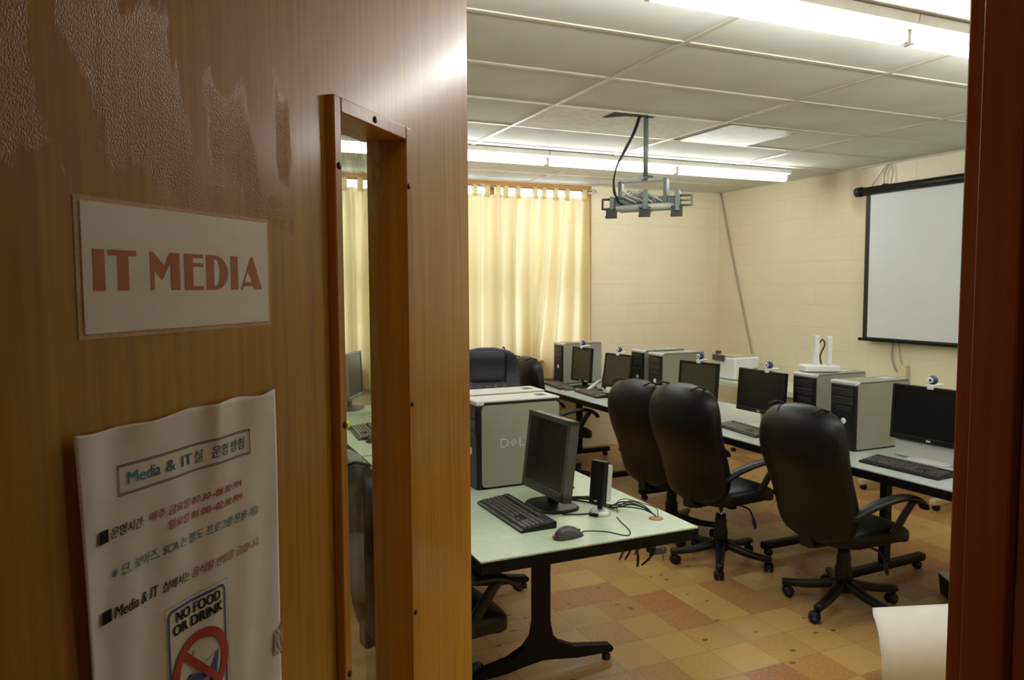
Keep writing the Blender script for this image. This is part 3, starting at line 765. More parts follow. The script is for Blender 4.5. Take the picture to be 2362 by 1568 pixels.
# ------------------------------------------------------------------ office chairs
def backrest_mb():
    m = 26; secs = []
    for j in range(m+1):
        v = j/m; v_ = .004+.992*v
        e = (1-abs(2*v_-1)**6.5)**(1/2.5)
        hw = (.255+.030*min(1, v*1.6)**.8-.02*max(0, v-.75)/.25)*e
        ht = .058*(.35+.65*min(1, e*1.05))*(1-.25*(1-v))
        z = .43+.695*v; x = -.235-.09*v-.035*math.sin(PI*v*1.0)+.03*math.sin(2*PI*v)
        secs.append([(x+b+.55*a*a, a, z+b*.18) for a, b in [(p[0], p[1]) for p in sell(hw, ht, 3.2, 30)]])
    return MB().loft(secs)
def pad_mb():
    m = 14; secs = []
    for j in range(m+1):
        v = j/m; v_ = .01+.98*v; e = (1-abs(2*v_-1)**4)**(1/2.2)
        V = .60+.375*v
        z = .43+.695*V; x = -.235-.09*V-.035*math.sin(PI*V)+.03*math.sin(2*PI*V)+.052
        secs.append([(x+b+.4*a*a-.02*max(0, v-.75)/.25, a, z) for a, b in sell(.155*(.75+.25*e), .022*e+.004, 3, 24)])
    return MB().loft(secs)
def seam_mb(side):
    m = MB()
    for sd in (side,):
        P = []
        for k in range(13):
            V = .60+.385*k/12; z = .43+.695*V; y = sd*(.150+.012*math.sin(PI*k/12))
            x = -.235-.09*V-.035*math.sin(PI*V)+.03*math.sin(2*PI*V)+.056+.5*y*y-.03*max(0, V-.88)/.1
            P.append((x, y, z))
        z = .43+.695; P += [(-.345, sd*.152, z+.004), (-.40, sd*.150, z-.012)]
        m.tube(P, .006, 8)
    return m
def lumbar_mb():
    m = MB()
    for k in range(5):
        yy = -.14+.07*k; secs = []
        for j in range(11):
            v = j/10; V = .10+.48*v; e = (1-abs(2*(.02+.96*v)-1)**4)**.5
            z = .43+.695*V; x = -.235-.09*V-.035*math.sin(PI*V)+.03*math.sin(2*PI*V)+.046+.5*yy*yy
            secs.append([(x+b, yy+a, z) for a, b in sell(.034*e+.002, .018*e+.002, 2.2, 12)])
        m.loft(secs)
    return m
def seat_mb():
    m = 22; secs = []
    for j in range(m+1):
        v = j/m; v_ = .005+.99*v; e = (1-abs(2*v_-1)**5)**(1/2.3)
        x = -.25+.53*v; hw = (.235+.02*math.sin(PI*v))*e; ht = .055*e
        z = .455+.012*math.sin(PI*v)-.035*max(0, v-.75)/.25
        secs.append([(x, a, z+b+(.10*a*a if b > 0 else 0)) for a, b in sell(hw, ht, 3.4, 30)])
    return MB().loft(secs)
def arm_mb(sd):
    y = sd*.285
    P = smooth_path([(-.235, y-sd*.03, .60), (-.16, y, .648), (-.05, y+sd*.01, .676), (.06, y+sd*.008, .682), (.15, y, .668), (.215, y-sd*.004, .632), (.235, y-sd*.004, .605)], 4)
    secs = []
    for i, p in enumerate(P):
        t = i/(len(P)-1); wd = .028+.010*math.sin(PI*t); th = .016-.004*t
        d = (P[min(i+1, len(P)-1)]-P[max(i-1, 0)]).normalized(); up = Vector((-d.z, 0, d.x))
        secs.append([p+Vector((0, a, 0))+up*b for a, b in sell(wd, th, 2.6, 16)])
    m = MB().loft(secs)
    Q = smooth_path([(.15, y, .655), (.11, y-sd*.01, .60), (.065, y-sd*.025, .52), (.03, y-sd*.06, .44), (.0, y-sd*.14, .40)], 4)
    secs = [[p+Vector((b, a, 0)) for a, b in sell(.016, .026, 2.6, 12)] for p in Q]
    return m.loft(secs)
def base_leg_mb():
    secs = []
    for j in range(9):
        v = j/8; x = .03+.275*v; z = .128-.048*v-.012*math.sin(PI*v)
        secs.append([(x, a, z+b) for a, b in sell(.031-.009*v, .024-.006*v, 2.6, 14)])
    m = MB().loft(secs)
    return m
def caster_mb():
    m = MB().cyl((0, 0, .05), (0, 0, .095), .010, 10)
    for s in (-1, 1):
        m.lathe([(0, -.011), (.021, -.011), (.0265, -.006), (.0265, .006), (.021, .011), (0, .011)], 18, Matrix.Translation((-.018, s*.016, .0268)) @ Matrix.Rotation(PI/2, 4, 'X'))
    secs = [[(-.018+.030*math.cos(t), y, .0268+.030*math.sin(t)) for t in [PI*k/10 for k in range(11)]]+[(-.018+.022*math.cos(t), y, .0268+.012+.012*math.sin(t)) for t in [PI-PI*k/10 for k in range(11)]] for y in (-.02, .02)]
    return m.loft(secs)
def chair(label, x, y, rz, brot=0, leather=None, dz=0, group='black office chairs', crot=(0, 0, 0, 0, 0)):
    L = leather or LEATHER
    o = thing('office_chair', label, 'chair', (x, y, 0), rz, group)
    bk = part('c_back', 'backrest', backrest_mb, L, o, (0, 0, dz))
    pd = part('c_pad', 'headrest_pad', pad_mb, L, bk); part('c_seamR', 'seam_piping', lambda: seam_mb(-1), BLACKP, bk); part('c_seamL', 'seam_piping', lambda: seam_mb(1), BLACKP, bk); part('c_lum', 'lumbar_ribs', lumbar_mb, L, bk)
    part('c_seat', 'seat', seat_mb, L, o, (0, 0, dz))
    part('c_armR', 'armrest', lambda: arm_mb(-1), BLACKP, o, (0, 0, dz)); part('c_armL', 'armrest', lambda: arm_mb(1), BLACKP, o, (0, 0, dz))
    def mech(): return MB().box((-.10, -.055, .375), (.12, .055, .41), .01).box((-.24, -.035, .385), (-.1, .035, .405), .006).box((-.28, -.035, .39), (-.245, .035, .56), .008).cyl((.09, 0, .33), (.09, 0, .38), .03)
    part('c_mech', 'tilt_mechanism', mech, BLACKP, o, (0, 0, dz))
    lv = part('c_lev', 'lever', lambda: MB().tube(smooth_path([(.03, -.05, .385), (.03, -.17, .385), (.035, -.20, .37), (.04, -.215, .335)], 4), .005, 8).loft([[(.04+a, -.218-.004*k, .335-.018*k+0*b) for a, b in []] or [(.04+a, -.216-.005*k+b*.5, .338-.016*k) for a, b in sell(.009+.008*math.sin(PI*k/4), .008, 2.5, 10)] for k in range(5)]), BLACKP, o, (0, 0, dz))
    part('c_gas', 'gas_lift', lambda: MB().cyl((0, 0, .14), (0, 0, .385), .014, 16), CHROME, o, (0, 0, dz*.5))
    part('c_cov', 'column_cover', lambda: MB().lathe([(0, .10), (.043, .10), (.043, .21), (.036, .23), (.036, .275), (.031, .285), (.031, .31), (0, .31)], 20), BLACKP, o)
    part('c_hub', 'base_hub', lambda: MB().lathe([(0, .085), (.045, .085), (.052, .10), (.05, .14), (.03, .155), (0, .155)], 20), BLACKP, o)
    for k in range(5):
        lg = part('c_leg', 'base_leg', base_leg_mb, BLACKP, o, (0, 0, 0), (0, 0, brot-rz+2*PI*k/5))
        part('c_cas', 'caster', caster_mb, BLACKP, lg, (.293, 0, 0), (0, 0, crot[k]))
    return o
chair('black leather office chair nearest the right door jamb, back turned', 3.19, 2.87, R_(0), R_(128), dz=-.03, crot=(.4, 2.0, 1.2, .3, -1.2))
chair('middle one of the three black office chairs with their backs turned', 3.01, 3.64, R_(6), R_(-130), crot=(.2, -1.3, .6, 1.2, .4))
chair('black office chair at the left of the three with backs turned, partly behind its neighbour', 3.08, 4.24, R_(9), R_(-40), dz=-.045, crot=(1.2, -.3, .6, .2, .4))
chair('black padded chair, coloured lighter as lit, facing the door beside the curtain', 2.255, 5.46, R_(-104), R_(10), LEATHER_LIT, .07)
chair('black chair pushed to the corner table, partly behind the near tower', 3.05, 5.88, R_(3), R_(20), dz=-.03)
chair('black chair tucked under the front table, seen through the door glass', .88, 2.78, R_(6), R_(30), dz=-.035)
chair('dark chair at the far table seen through the door glass', .70, 4.55, R_(8), R_(50))

# ------------------------------------------------------------------ computers
def tower(label, x, y, rz=0, group='silver desktop computers', z=TZ, H=.405, W=.185, D=.445, logo=False, style=0):
    """front faces local -X, visible side is local -Y; origin at the front corner (x = front, y = visible side)"""
    o = thing('computer_tower', label, 'computer', (x, y, z), rz, group)
    k = 't%d%.3f' % (style, H)
    part(k+'b', 'case_body', lambda: MB().box((.03, .006, .006), (D, W-.006, H-.002), .008).box((.05, .01, 0), (D-.05, W-.01, .006)), BLACKP, o)
    sp = rrect(.024, D-.010, .012, H-.022, .022, 5) if style else rrect(.018, D-.004, .010, H-.012, .008, 3)
    for y0, y1 in ((-.001, .010), (W-.010, W+.001)):
        part(k+'s%.2f' % y0, 'side_panel', lambda: MB().prism(sp, y0, y1, 'xz'), SILV, o)
    part(k+'t', 'top_panel', lambda: MB().box((.02, .004, H-.010), (D-.004, W-.004, H), .004), SILVL if style else SILV, o)
    fp = part(k+'f', 'front_panel', lambda: MB().box((0, .002, .004), (.032, W-.002, H-.022), .008, 3), BLACKP, o)
    part(k+'z', 'top_bezel', lambda: MB().box((-.004, 0, H-.024), (.04, W, H+.001), .009, 3), SILVL, o)
    part(k+'d', 'drive_bay', lambda: MB().box((-.003, .015, H-.085), (.005, W-.015, H-.045), .002), BAY, fp)
    part(k+'d', 'drive_bay', lambda: MB(), BAY, fp, (0, 0, -.05))
    part(k+'e', 'card_reader', lambda: MB().box((-.002, .03, H-.175), (.004, W-.05, H-.15), .001), BAY, fp)
    part('tb', 'badge', lambda: MB().lathe([(0, 0), (.018, 0), (.018, .002), (.014, .004), (0, .004)], 20), BADGE, fp, (0, W/2-.01, H*.42), (0, -PI/2, 0))
    if style: 
        part('tg', 'handle_recess', lambda: MB().box((-.025, -.03, 0), (.025, .03, .0012), .0005, 1), BLACKP, o, (D-.07, W/2, H))
    else:
        part('tg2', 'top_vent', lambda: MB().box((-.05, -.035, 0), (.05, .035, .001)), SILVL, o, (D-.10, W/2, H))
    if logo:
        m_ = MB()
        V, F = text2d('D', 1, .0); W_ = .052
        sf = lambda s, z: -.0014
        fit_text(m_, 'D', .120, .163, .198, .240, sf, -.012, 0)
        cx_, cz_ = .190, .219
        for k in (-1, 0, 1):
            ox, oz = -.0105*k*.62, .0105*k*.78
            q = [(-.015, -.0035), (.015, -.0035), (.015, .0012), (-.015, .0012)]
            m_.add([(cx_+ox+a*.78-b*.62, -.0014, cz_+oz+a*.62+b*.78) for a, b in q], [(0, 1, 2, 3)])
        q = [(-.016, -.014), (-.0115, -.014), (-.0115, .012), (-.016, .012)]
        m_.add([(cx_+a*.78-b*.62, -.0014, cz_+a*.62+b*.78) for a, b in q], [(0, 1, 2, 3)])
        fit_text(m_, 'L', .218, .246, .198, .240, sf, -.012, 0); fit_text(m_, 'L', .254, .282, .198, .240, sf, -.012, 0)
        link('logo', m_.mesh('logo'), SILVL if style else EMB, o)
    return o
tower('silver tower with raised round logo in front of its neighbour on the front table', 1.28, 3.29, 0, z=TZ, H=.425, logo=True, style=1)
tower('silver tower just behind the front tower, only its top showing', 1.315, 3.525, 0, z=TZ, H=.425, style=1)
tower('silver tower nearest the right monitor, its white badge above the chair back', 3.56, 3.15, R_(0), logo=True)
tower('silver tower under the white router', 3.65, 3.545)
tower('right one of the two touching towers in the middle of the row', 3.66, 5.205)
tower('left one of the two touching towers in the middle of the row', 3.69, 5.515)
tower('silver tower in the window corner, against the curtain', 3.46, 6.58, R_(-2))
tower('dark fronted tower seen through the door glass, nearer one', 1.33, 5.30)
tower('dark fronted tower seen through the door glass, farther one', 1.36, 5.53)

def monitor(label, x, y, rz, w_, h_, z0=.09, tilt=4, bez=BLACKP, scr=SCRB, stand=BLACKP, th=.03, group='flat computer monitors', bw=.016, stripe=False, zz=TZ):
    """screen faces local -X"""
    o = thing('computer_monitor', label, 'monitor', (x, y, zz), rz, group)
    hd = thing('display', None, None, (0, 0, z0), rot=(0, R_(tilt), 0)); hd.parent = o
    b2 = bw*1.7
    mb = MB().box((0, -w_/2, 0), (th, -w_/2+bw, h_), .003).box((0, w_/2-bw, 0), (th, w_/2, h_), .003).box((0, -w_/2, h_-bw), (th, w_/2, h_), .003).box((0, -w_/2, 0), (th, w_/2, b2), .003)
    mb.box((.008, -w_/2+.004, .004), (th+.004, w_/2-.004, h_-.004), .004).box((th, -w_/2+.05, .05), (th+.028, w_/2-.05, h_-.05), .012)
    link('bezel', mb.mesh('bezel'), bez, hd)
    link('screen', MB().box((.0055, -w_/2+bw-.001, b2-.001), (.0078, w_/2-bw+.001, h_-bw+.001)).mesh('screen'), scr, hd)
    link('button_row', MB().box((-.0015, -w_/2+.03, b2*.35), (.001, -w_/2+.085, b2*.6)).box((-.0015, -.012, b2*.3), (.001, .012, b2*.65)).mesh('button_row'), SILVL if bez is BLACKP else GREYD, hd)
    mb = MB().box((.05, -.035, .008), (.075, .035, z0+h_*.55), .008).box((.03, -.03, z0+.05), (.07, .03, z0+h_*.5), .006)
    link('stand_neck', mb.mesh('stand_neck'), stand, o)
    secs = [[(.055+a*s_, b*s_, z_) for a, b in sell(.10, .125, 3, 28)] for s_, z_ in ((1, 0), (1, .006), (.93, .012), (.4, .018), (.3, .02))]
    link('stand_base', MB().loft(secs, True, False).mesh('stand_base'), stand, o)
    return o
monitor('dark grey monitor on the front table, turned sideways beside the speaker', 1.435, 2.925, R_(3), .365, .345, .062, 7, GREYD, SCRB, BLACKP, .045, bw=.022)
monitor('black wide monitor on a silver foot, cut off by the right door jamb', 3.70, 2.79, R_(4), .46, .305, .105, 3, BLACKP, SCRB, SILVL, .035)
monitor('black wide monitor left of the tower under the router', 3.57, 3.955, R_(0), .44, .29, .105, 4, BLACKP, SCRB, SILVL)
monitor('square black monitor, brown reflection coloured into its screen, just right of the two touching towers', 3.49, 4.53, R_(10), .37, .345, .06, 5, BLACKP, SCRW, BLACKP)
monitor('tilted square monitor left of the two touching towers', 3.52, 5.70, R_(12), .335, .30, .07, 9, BLACKP, SCRW, BLACKP)
monitor('square monitor in front of the corner tower', 3.50, 6.29, R_(6), .31, .325, .06, 4, BLACKP, SCRW, BLACKP)
link('stand_panel', MB().box((.02, -.21, .005), (.05, .21, .10), .006).mesh('stand_panel'), SILVL, [o for o in bpy.data.objects if o.get('label', '').startswith('black wide monitor on a silver')][0])
monitor('grey backed monitor seen through the door glass', 1.30, 5.95, R_(150), .38, .36, .09, 3, GREYM, SCRB, GREYD, .05)

def webcam(label, x, y, z, rz):
    o = thing('webcam', label, 'webcam', (x, y, z), rz, 'webcams on the monitors')
    part('wc_c', 'clip', lambda: MB().box((-.022, -.022, .001), (.012, .022, .014), .005).box((-.024, -.018, -.014), (-.0165, .018, .004), .003).box((.012, -.016, .006), (.075, .016, .013), .003), WHITEP, o)
    bl = part('wc_b', 'ball', lambda: MB().lathe([(.025*math.sin(PI*k/12), .036-.025*math.cos(PI*k/12)) for k in range(13)], 18), BLUEP, o)
    part('wc_l', 'lens', lambda: MB().lathe([(0, 0), (.015, 0), (.0165, .003), (.010, .005), (.006, .002), (0, .002)], 16), WHITEP, bl, (-.021, 0, .037), (0, -PI/2, 0))
    return o
webcam('blue and white webcam on the wide monitor at the right door jamb', 3.735, 2.80, TZ+.105+.307, R_(4))
webcam('blue and white webcam on the wide monitor left of the router', 3.61, 3.90, TZ+.105+.292, R_(0))
webcam('webcam on the square monitor right of the two towers', 3.535, 4.53, TZ+.06+.347, R_(10))
webcam('webcam on the tilted monitor left of the two towers', 3.575, 5.71, TZ+.07+.298, R_(12))
webcam('webcam on the monitor in the window corner', 3.535, 6.29, TZ+.06+.328, R_(6))

# keyboards: long axis local Y, typist at local -X
ROWS = []
for r, xx in enumerate((-.058, -.039, -.020, -.001, .018, .048)):
    y = .215
    if r == 0: ws = [.027, .024, .024, .118, .024, .024, .024, .027]
    elif r == 1: ws = [.042]+[.019]*10+[.047]
    elif r == 2: ws = [.033]+[.019]*11+[.042]
    elif r == 3: ws = [.028]+[.019]*12+[.028]
    elif r == 4: ws = [.019]*13+[.036]
    else: ws = [.019, -.019]+[.019]*4+[-.009]+[.019]*4+[-.009]+[.019]*4
    for q in ws:
        if q > 0: ROWS.append((xx, y-q/2, q))
        y -= abs(q)
    y = -.078
    if r in (0, 3, 4, 5):
        for k in range(3): ROWS.append((xx, y-.0095-.019*k, .019))
    elif r == 1: ROWS.append((xx, y-.0285, .019))
    y = -.142
    if r < 5:
        for k in range(4): ROWS.append((xx, y-.0095-.019*k, .019))
def keyboard(label, x, y, rz, detail=False, keym=None, z=TZ, body=None):
    o = thing('keyboard', label, 'keyboard', (x, y, z), rz, 'computer keyboards')
    tilt = R_(-5)
    def body_mb():
        secs = [[(-.078, a, b) for a, b in ()]]
        return MB().prism([(-.082, .003), (-.078, .0), (.075, .0), (.077, .026), (.070, .028), (-.074, .012), (-.082, .009)], -.226, .226, 'xz')
    part('kb_body', 'keyboard_body', body_mb, body or BLACKP, o)
    def kz(xx): return .0130+(xx+.074)/.144*.016
    if detail:
        for xx, yy, q in ROWS:
            part('key%.3f' % q, 'key', lambda: MB().loft([[(a, b, z_) for a, b in rrect(-.0088*s_, .0088*s_, -(q/2-.0008)*s_, (q/2-.0008)*s_, .0015, 2)] for s_, z_ in ((1, -.003), (.98, .001), (.78, .0068))], True, False), keym or KEYS, o, (xx, yy, kz(xx)), (0, tilt, 0))
    else:
        def keys():
            m = MB()
            for xx, yy, q in ROWS: m.box((xx-.008, yy-q/2+.001, kz(xx)-.004), (xx+.008, yy+q/2-.001, kz(xx)+.005))
            return m
        ko = part('kb_keys', 'keys', keys, keym or KEYS, o)
    return o
keyboard('black keyboard on the front table beside the sideways monitor', 1.288, 2.87, R_(1), True)
keyboard('black keyboard in front of the wide monitor at the right door jamb', 3.475, 2.74, R_(3), True)
keyboard('black keyboard on the table between the two nearest chairs', 3.435, 3.93, R_(-6), False, KEYG)
keyboard('worn brownish keyboard on the corner table, beside the mouse with a red light', 3.38, 5.83, R_(-5), False, KEYG)
keyboard('black keyboard in the far corner, in front of the corner tower', 3.36, 6.45, R_(-8), False, KEYG)
keyboard('keyboard seen through the door glass', 1.13, 4.93, R_(-4), False, KEYG)

def mouse(label, x, y, rz, sc=1.0, m=None):
    """nose points local +X, tail light at -X"""
    o = thing('computer_mouse', label, 'mouse', (x, y, TZ), rz, 'computer mice'); o.scale = (sc, sc, sc)
    def body():
        secs = []
        for j in range(15):
            v = j/14; v_ = .01+.98*v; e = (1-abs(2*v_-1)**2.6)**(1/2.2)
            h = .040*(math.sin(PI*min(1, .18+v*.80))**.8)*min(1, e*1.15)
            xx = -.058+.116*v
            secs.append([(xx, .031*e*math.cos(t)*(1-.10*math.sin(PI*v)), max(0, h*math.sin(t)) if k <= 12 else 0.0) for k, t in [(k, PI*k/12) for k in range(13)]])
        return MB().loft(secs, True, True)
    part('ms_b', 'mouse_body', body, m or GREYD, o)
    part('ms_w', 'scroll_wheel', lambda: MB().tube([(.022, -.003, .021), (.022, .003, .021)], .009, 14), BLACKP, o)
    part('ms_s', 'button_seam', lambda: MB().box((.012, -.0006, .010), (.050, .0006, .020)), BLACKP, o)
    part('ms_l', 'tail_light', lambda: MB().lathe([(.007*math.sin(PI*k/8), .007*math.cos(PI*k/8)) for k in range(9)], 12), REDP, o, (-.054, .008, .008))
    return o
mouse('grey mouse with a red tail light on the edge of the front table', 1.36, 2.53, R_(10), 1.15)
mouse('grey mouse beside the keyboard between the two nearest chairs', 3.415, 3.70, R_(-10))
mouse('grey mouse with a red light on the corner table', 3.40, 5.50, R_(-20))
mouse('grey mouse in the far corner behind the black chair', 3.33, 6.17, R_(-20))
mouse('mouse seen through the door glass', 1.12, 4.62, R_(0))
bo = link('stress_ball', MB().lathe([(.032*math.sin(PI*k/12), .032-.032*math.cos(PI*k/12)) for k in range(13)], 20).mesh('stress_ball'), YELP, None, (1.04, 5.12, TZ))
tag(bo, 'small yellow ball seen through the door glass', 'ball')

# small speakers
def speaker(label, x, y, rz, s=1.0):
    o = thing('desk_speaker', label, 'speaker', (x, y, TZ), rz, 'small desk speakers')
    o.scale = (s, s, s)
    link('base', MB().lathe([(0, 0), (.047, 0), (.047, .006), (.038, .018), (.022, .024), (0, .025)], 26).mesh('base'), SILVL, o)
    link('base_top', MB().box((-.052, -.022, .0), (-.018, .022, .014), .005).mesh('base_top'), BLACKP, o)
    link('stem', MB().cyl((0, 0, .02), (.0, 0, .05), .011).mesh('stem'), BLACKP, o)
    b = thing('speaker_body', None, None, (0, 0, .043), rot=(0, R_(6), 0)); b.parent = o
    link('grille', MB().box((-.034, -.036, 0), (-.002, .036, .186), .006).mesh('grille'), BLACKP, b)
    link('enclosure', MB().loft([[(x_, y_*k, .012+z_*1.0) for y_, z_ in rrect(-.033, .033, 0, .160*kk, .006, 3)] for x_, k, kk in ((-.004, 1, 1), (.03, .95, .97), (.045, .7, .9))], True, False).mesh('enclosure'), SILVL, b)
    link('emblem', MB().box((-.0352, -.008, .014), (-.034, .008, .020)).mesh('emblem'), SILVL, b)
    return o
speaker('tall black desk speaker on a silver foot on the front table', 1.62, 2.735, R_(24))
speaker('small black speaker between the two square monitors in the corner', 3.60, 6.00, R_(15), .62)

# phone-like handset leaning behind the corner keyboard
hs = thing('telephone_handset', 'pale grey handset leaning behind the corner keyboard', 'phone', (3.50, 6.02, TZ), R_(20))
link('handle', MB().tube(smooth_path([(-.09, 0, .02), (-.05, 0, .035), (.05, 0, .075), (.09, 0, .085)], 4), .014, 10, flat=1.3).mesh('handle'), SILVL, hs)
link('cradle', MB().box((-.10, -.035, 0), (.08, .035, .02), .006).mesh('cradle'), GREYD, hs)

# white router with two flat antennas on a tower
rt = thing('wireless_router', 'white router with two upright antennas on top of a tower', 'router', (3.80, 3.655, TZ+.408), R_(-28))
link('case', MB().box((-.115, -.06, 0), (.115, .06, .042), .010, 3).mesh('case'), WHITEP, rt)
link('antenna', MB().box((-.040, -.02, .042), (-.006, .008, .232), .008, 3).mesh('antenna'), WHITEP, rt)
link('antenna', MB().box((.042, -.02, .042), (.074, .008, .226), .008, 3).mesh('antenna'), WHITEP, rt)
link('cord', MB().tube(smooth_path([(.0, .01, .18), (.02, .012, .205), (.035, .012, .17), (.01, .02, .10), (.02, .02, .042)], 5), .005, 6).mesh('cord'), CABLE, rt)

# printer
pr = thing('printer', 'white printer on the narrow table by the corner of the screen wall', 'printer', (5.31, 6.22, TZ), 0)
link('body', MB().box((-.16, -.17, .004), (.16, .17, .235), .022, 3).mesh('body'), WHITEP, pr)
link('lid', MB().box((-.155, -.14, .236), (.14, .165, .252), .008).mesh('lid'), BEIGE, pr)
link('paper_tray', MB().box((-.19, -.02, .19), (-.162, .15, .25), .006).box((-.155, .10, .25), (-.11, .14, .285), .004).mesh('paper_tray'), GREYD, pr)
link('label_plate', MB().box((.07, -.1715, .07), (.135, -.169, .12)).mesh('label_plate'), GREYM, pr)

# ------------------------------------------------------------------ screen and wall cords
ps = thing('projection_screen', 'white pull-down projection screen on the right wall', 'projection screen', (5.57, 0, 0))
link('roller_case', MB().cyl((0, 4.93, 2.515), (0, 2.95, 2.515), .036, 20).mesh('roller_case'), BLACKM, ps)
link('end_cap', MB().cyl((0, 4.975, 2.515), (0, 4.92, 2.515), .043, 20).mesh('end_cap'), BLACKP, ps)
link('border', MB().box((.012, 4.885, 1.225), (.0145, 2.97, 2.50)).mesh('border'), BLACKC, ps)
link('fabric', MB().box((.010, 4.835, 1.24), (.0115, 3.02, 2.505)).mesh('fabric'), SCREEN, ps)
link('weight_bar', MB().box((-.002, 4.925, 1.205), (.024, 2.95, 1.232), .006).mesh('weight_bar'), BLACKM, ps)
for yy in (4.7, 3.2): link('bracket', MB().box((.0, yy-.02, 2.49), (.078, yy+.02, 2.56), .004).mesh('bracket'), BLACKM, ps)
def cord(name, label, pts, r, m, cat='cable', group=None):
    o = link(name, MB().tube(smooth_path(pts, 8), r, 8).mesh(name), m)
    return tag(o, label, cat, group)
cord('wall_cable', 'olive cable slanting down from the ceiling corner to the printer', [(5.635, 6.90, 2.735), (5.635, 6.62, 1.80), (5.635, 6.27, .72)], .008, PIPE)
cord('hanging_cord', 'thin cord loop from the ceiling down to the left end of the screen case', [(5.632, 4.72, 2.73), (5.63, 4.80, 2.64), (5.62, 4.86, 2.56), (5.61, 4.87, 2.47)], .0035, CABLET)
cord('hanging_cord', 'two thin straight cords from the ceiling to the screen case', [(5.632, 4.70, 2.735), (5.63, 4.74, 2.65), (5.62, 4.74, 2.56)], .0035, CABLET)
cord('hanging_cord', 'short cord at the right of the loop above the screen case', [(5.632, 4.68, 2.735), (5.63, 4.66, 2.65), (5.62, 4.67, 2.56)], .0035, CABLET)
cord('power_cord', 'grey cord hanging from below the screen to the wall outlet', [(5.635, 4.61, 1.22), (5.635, 4.62, 1.08), (5.635, 4.58, .97), (5.63, 4.53, .945)], .006, CABLEG)
cord('power_cord', 'tan cord beside the grey one below the screen', [(5.638, 4.56, 1.22), (5.638, 4.54, 1.08), (5.638, 4.51, .99)], .004, CABLET)
ol = thing('wall_outlet', 'cream outlet box on the wall below the screen', 'outlet', (5.648, 4.50, .96))
link('plate', MB().box((-.035, -.04, -.06), (0, .04, .06), .004).mesh('plate'), BOXP, ol)

# ------------------------------------------------------------------ projector mount
PX, PY = 2.72, 4.05
pm = thing('projector_mount', 'empty grey projector mount hanging from the ceiling by a pole', 'projector mount', (PX, PY, ZC))
link('pole', MB().cyl((0, 0, -.37), (0, 0, .0), .0155, 18).mesh('pole'), GREYM, pm)
link('pole_clamp', MB().box((-.035, -.035, -.39), (.035, .035, -.36), .004).mesh('pole_clamp'), GREYD, pm)
yk = thing('yoke', None, None, (0, 0, -.385), R_(-48)); yk.parent = pm
link('yoke_bar', MB().box((-.16, -.028, -.012), (.13, .028, .010), .006).mesh('yoke_bar'), SILVL, yk)
link('yoke_leg', MB().box((-.17, -.03, -.115), (-.145, .03, .0), .004).mesh('yoke_leg'), GREYM, yk)
link('yoke_leg', MB().box((.12, -.04, -.15), (.142, .04, .004), .004).mesh('yoke_leg'), GREYM, yk)
cg = thing('cage', None, None, (0, 0, -.52), R_(-40)); cg.parent = pm
link('spine', MB().box((-.20, -.03, -.025), (.22, .03, .03), .006).mesh('spine'), GREYM, cg)
link('cross_strap', MB().box((-.02, -.15, -.05), (.03, .15, -.034), .003).box((.0, -.15, -.06), (.03, -.13, .06), .003).mesh('cross_strap'), GREYM, cg)
link('cross_strap', MB().box((.19, -.13, -.07), (.215, .13, .06), .003).mesh('cross_strap'), GREYM, cg)
link('cross_strap', MB().box((-.21, -.10, -.05), (-.185, .10, .03), .003).mesh('cross_strap'), GREYM, cg)
link('side_rail', MB().cyl((-.17, -.09, -.045), (.19, -.09, -.035), .020, 14).mesh('side_rail'), SILVL, cg)
link('side_rail', MB().cyl((-.17, .09, -.04), (.19, .09, -.03), .016, 14).mesh('side_rail'), SILVL, cg)
for sx, sy in ((-.20, -.10), (0.01, -.14), (.20, -.12)):
    link('hook_foot', MB().box((sx-.035, sy-.02, -.105), (sx+.035, sy+.02, -.09), .003).box((sx-.035, sy+.01, -.105), (sx+.035, sy+.02, -.04), .003).mesh('hook_foot'), GREYD, cg)
link('end_loop', MB().tube([(.215, -.03, .03), (.285, -.03, .03), (.285, -.03, -.03), (.215, -.03, -.03)], .008, 8).tube([(.215, -.03, 0), (.285, -.03, 0)], .006, 8).mesh('end_loop'), GREYM, cg)
link('end_loop', MB().tube([(-.21, -.03, .02), (-.265, -.03, .02), (-.265, -.03, -.04), (-.21, -.03, -.04)], .009, 8).mesh('end_loop'), GREYD, cg)
m_ = MB(); rr = random.Random(4)
for k in range(9):
    p0 = Vector((-.18+.02*k, -.05, .02+.01*rr.random()))
    m_.tube(smooth_path([p0, p0+Vector((.03, -.05*rr.random(), .04*rr.random())), p0+Vector((.10, -.04+.05*rr.random(), -.02+.04*rr.random())), p0+Vector((.13, .0, -.03))], 4), .007, 6)
link('wire_bundle', m_.mesh('wire_bundle'), SILVL, cg)
link('cable', MB().tube(smooth_path([(-.05, -.01, -.002), (-.10, -.03, -.10), (-.17, -.03, -.22), (-.215, -.02, -.30), (-.23, .0, -.38), (-.215, .02, -.45), (-.16, .06, -.52), (-.10, .05, -.545)], 8), .007, 8).tube(smooth_path([(-.06, -.01, -.002), (-.12, -.03, -.12), (-.19, -.03, -.24), (-.232, -.01, -.36), (-.20, .05, -.47), (-.12, .09, -.50)], 8), .0045, 8).mesh('cable'), CABLE, pm)

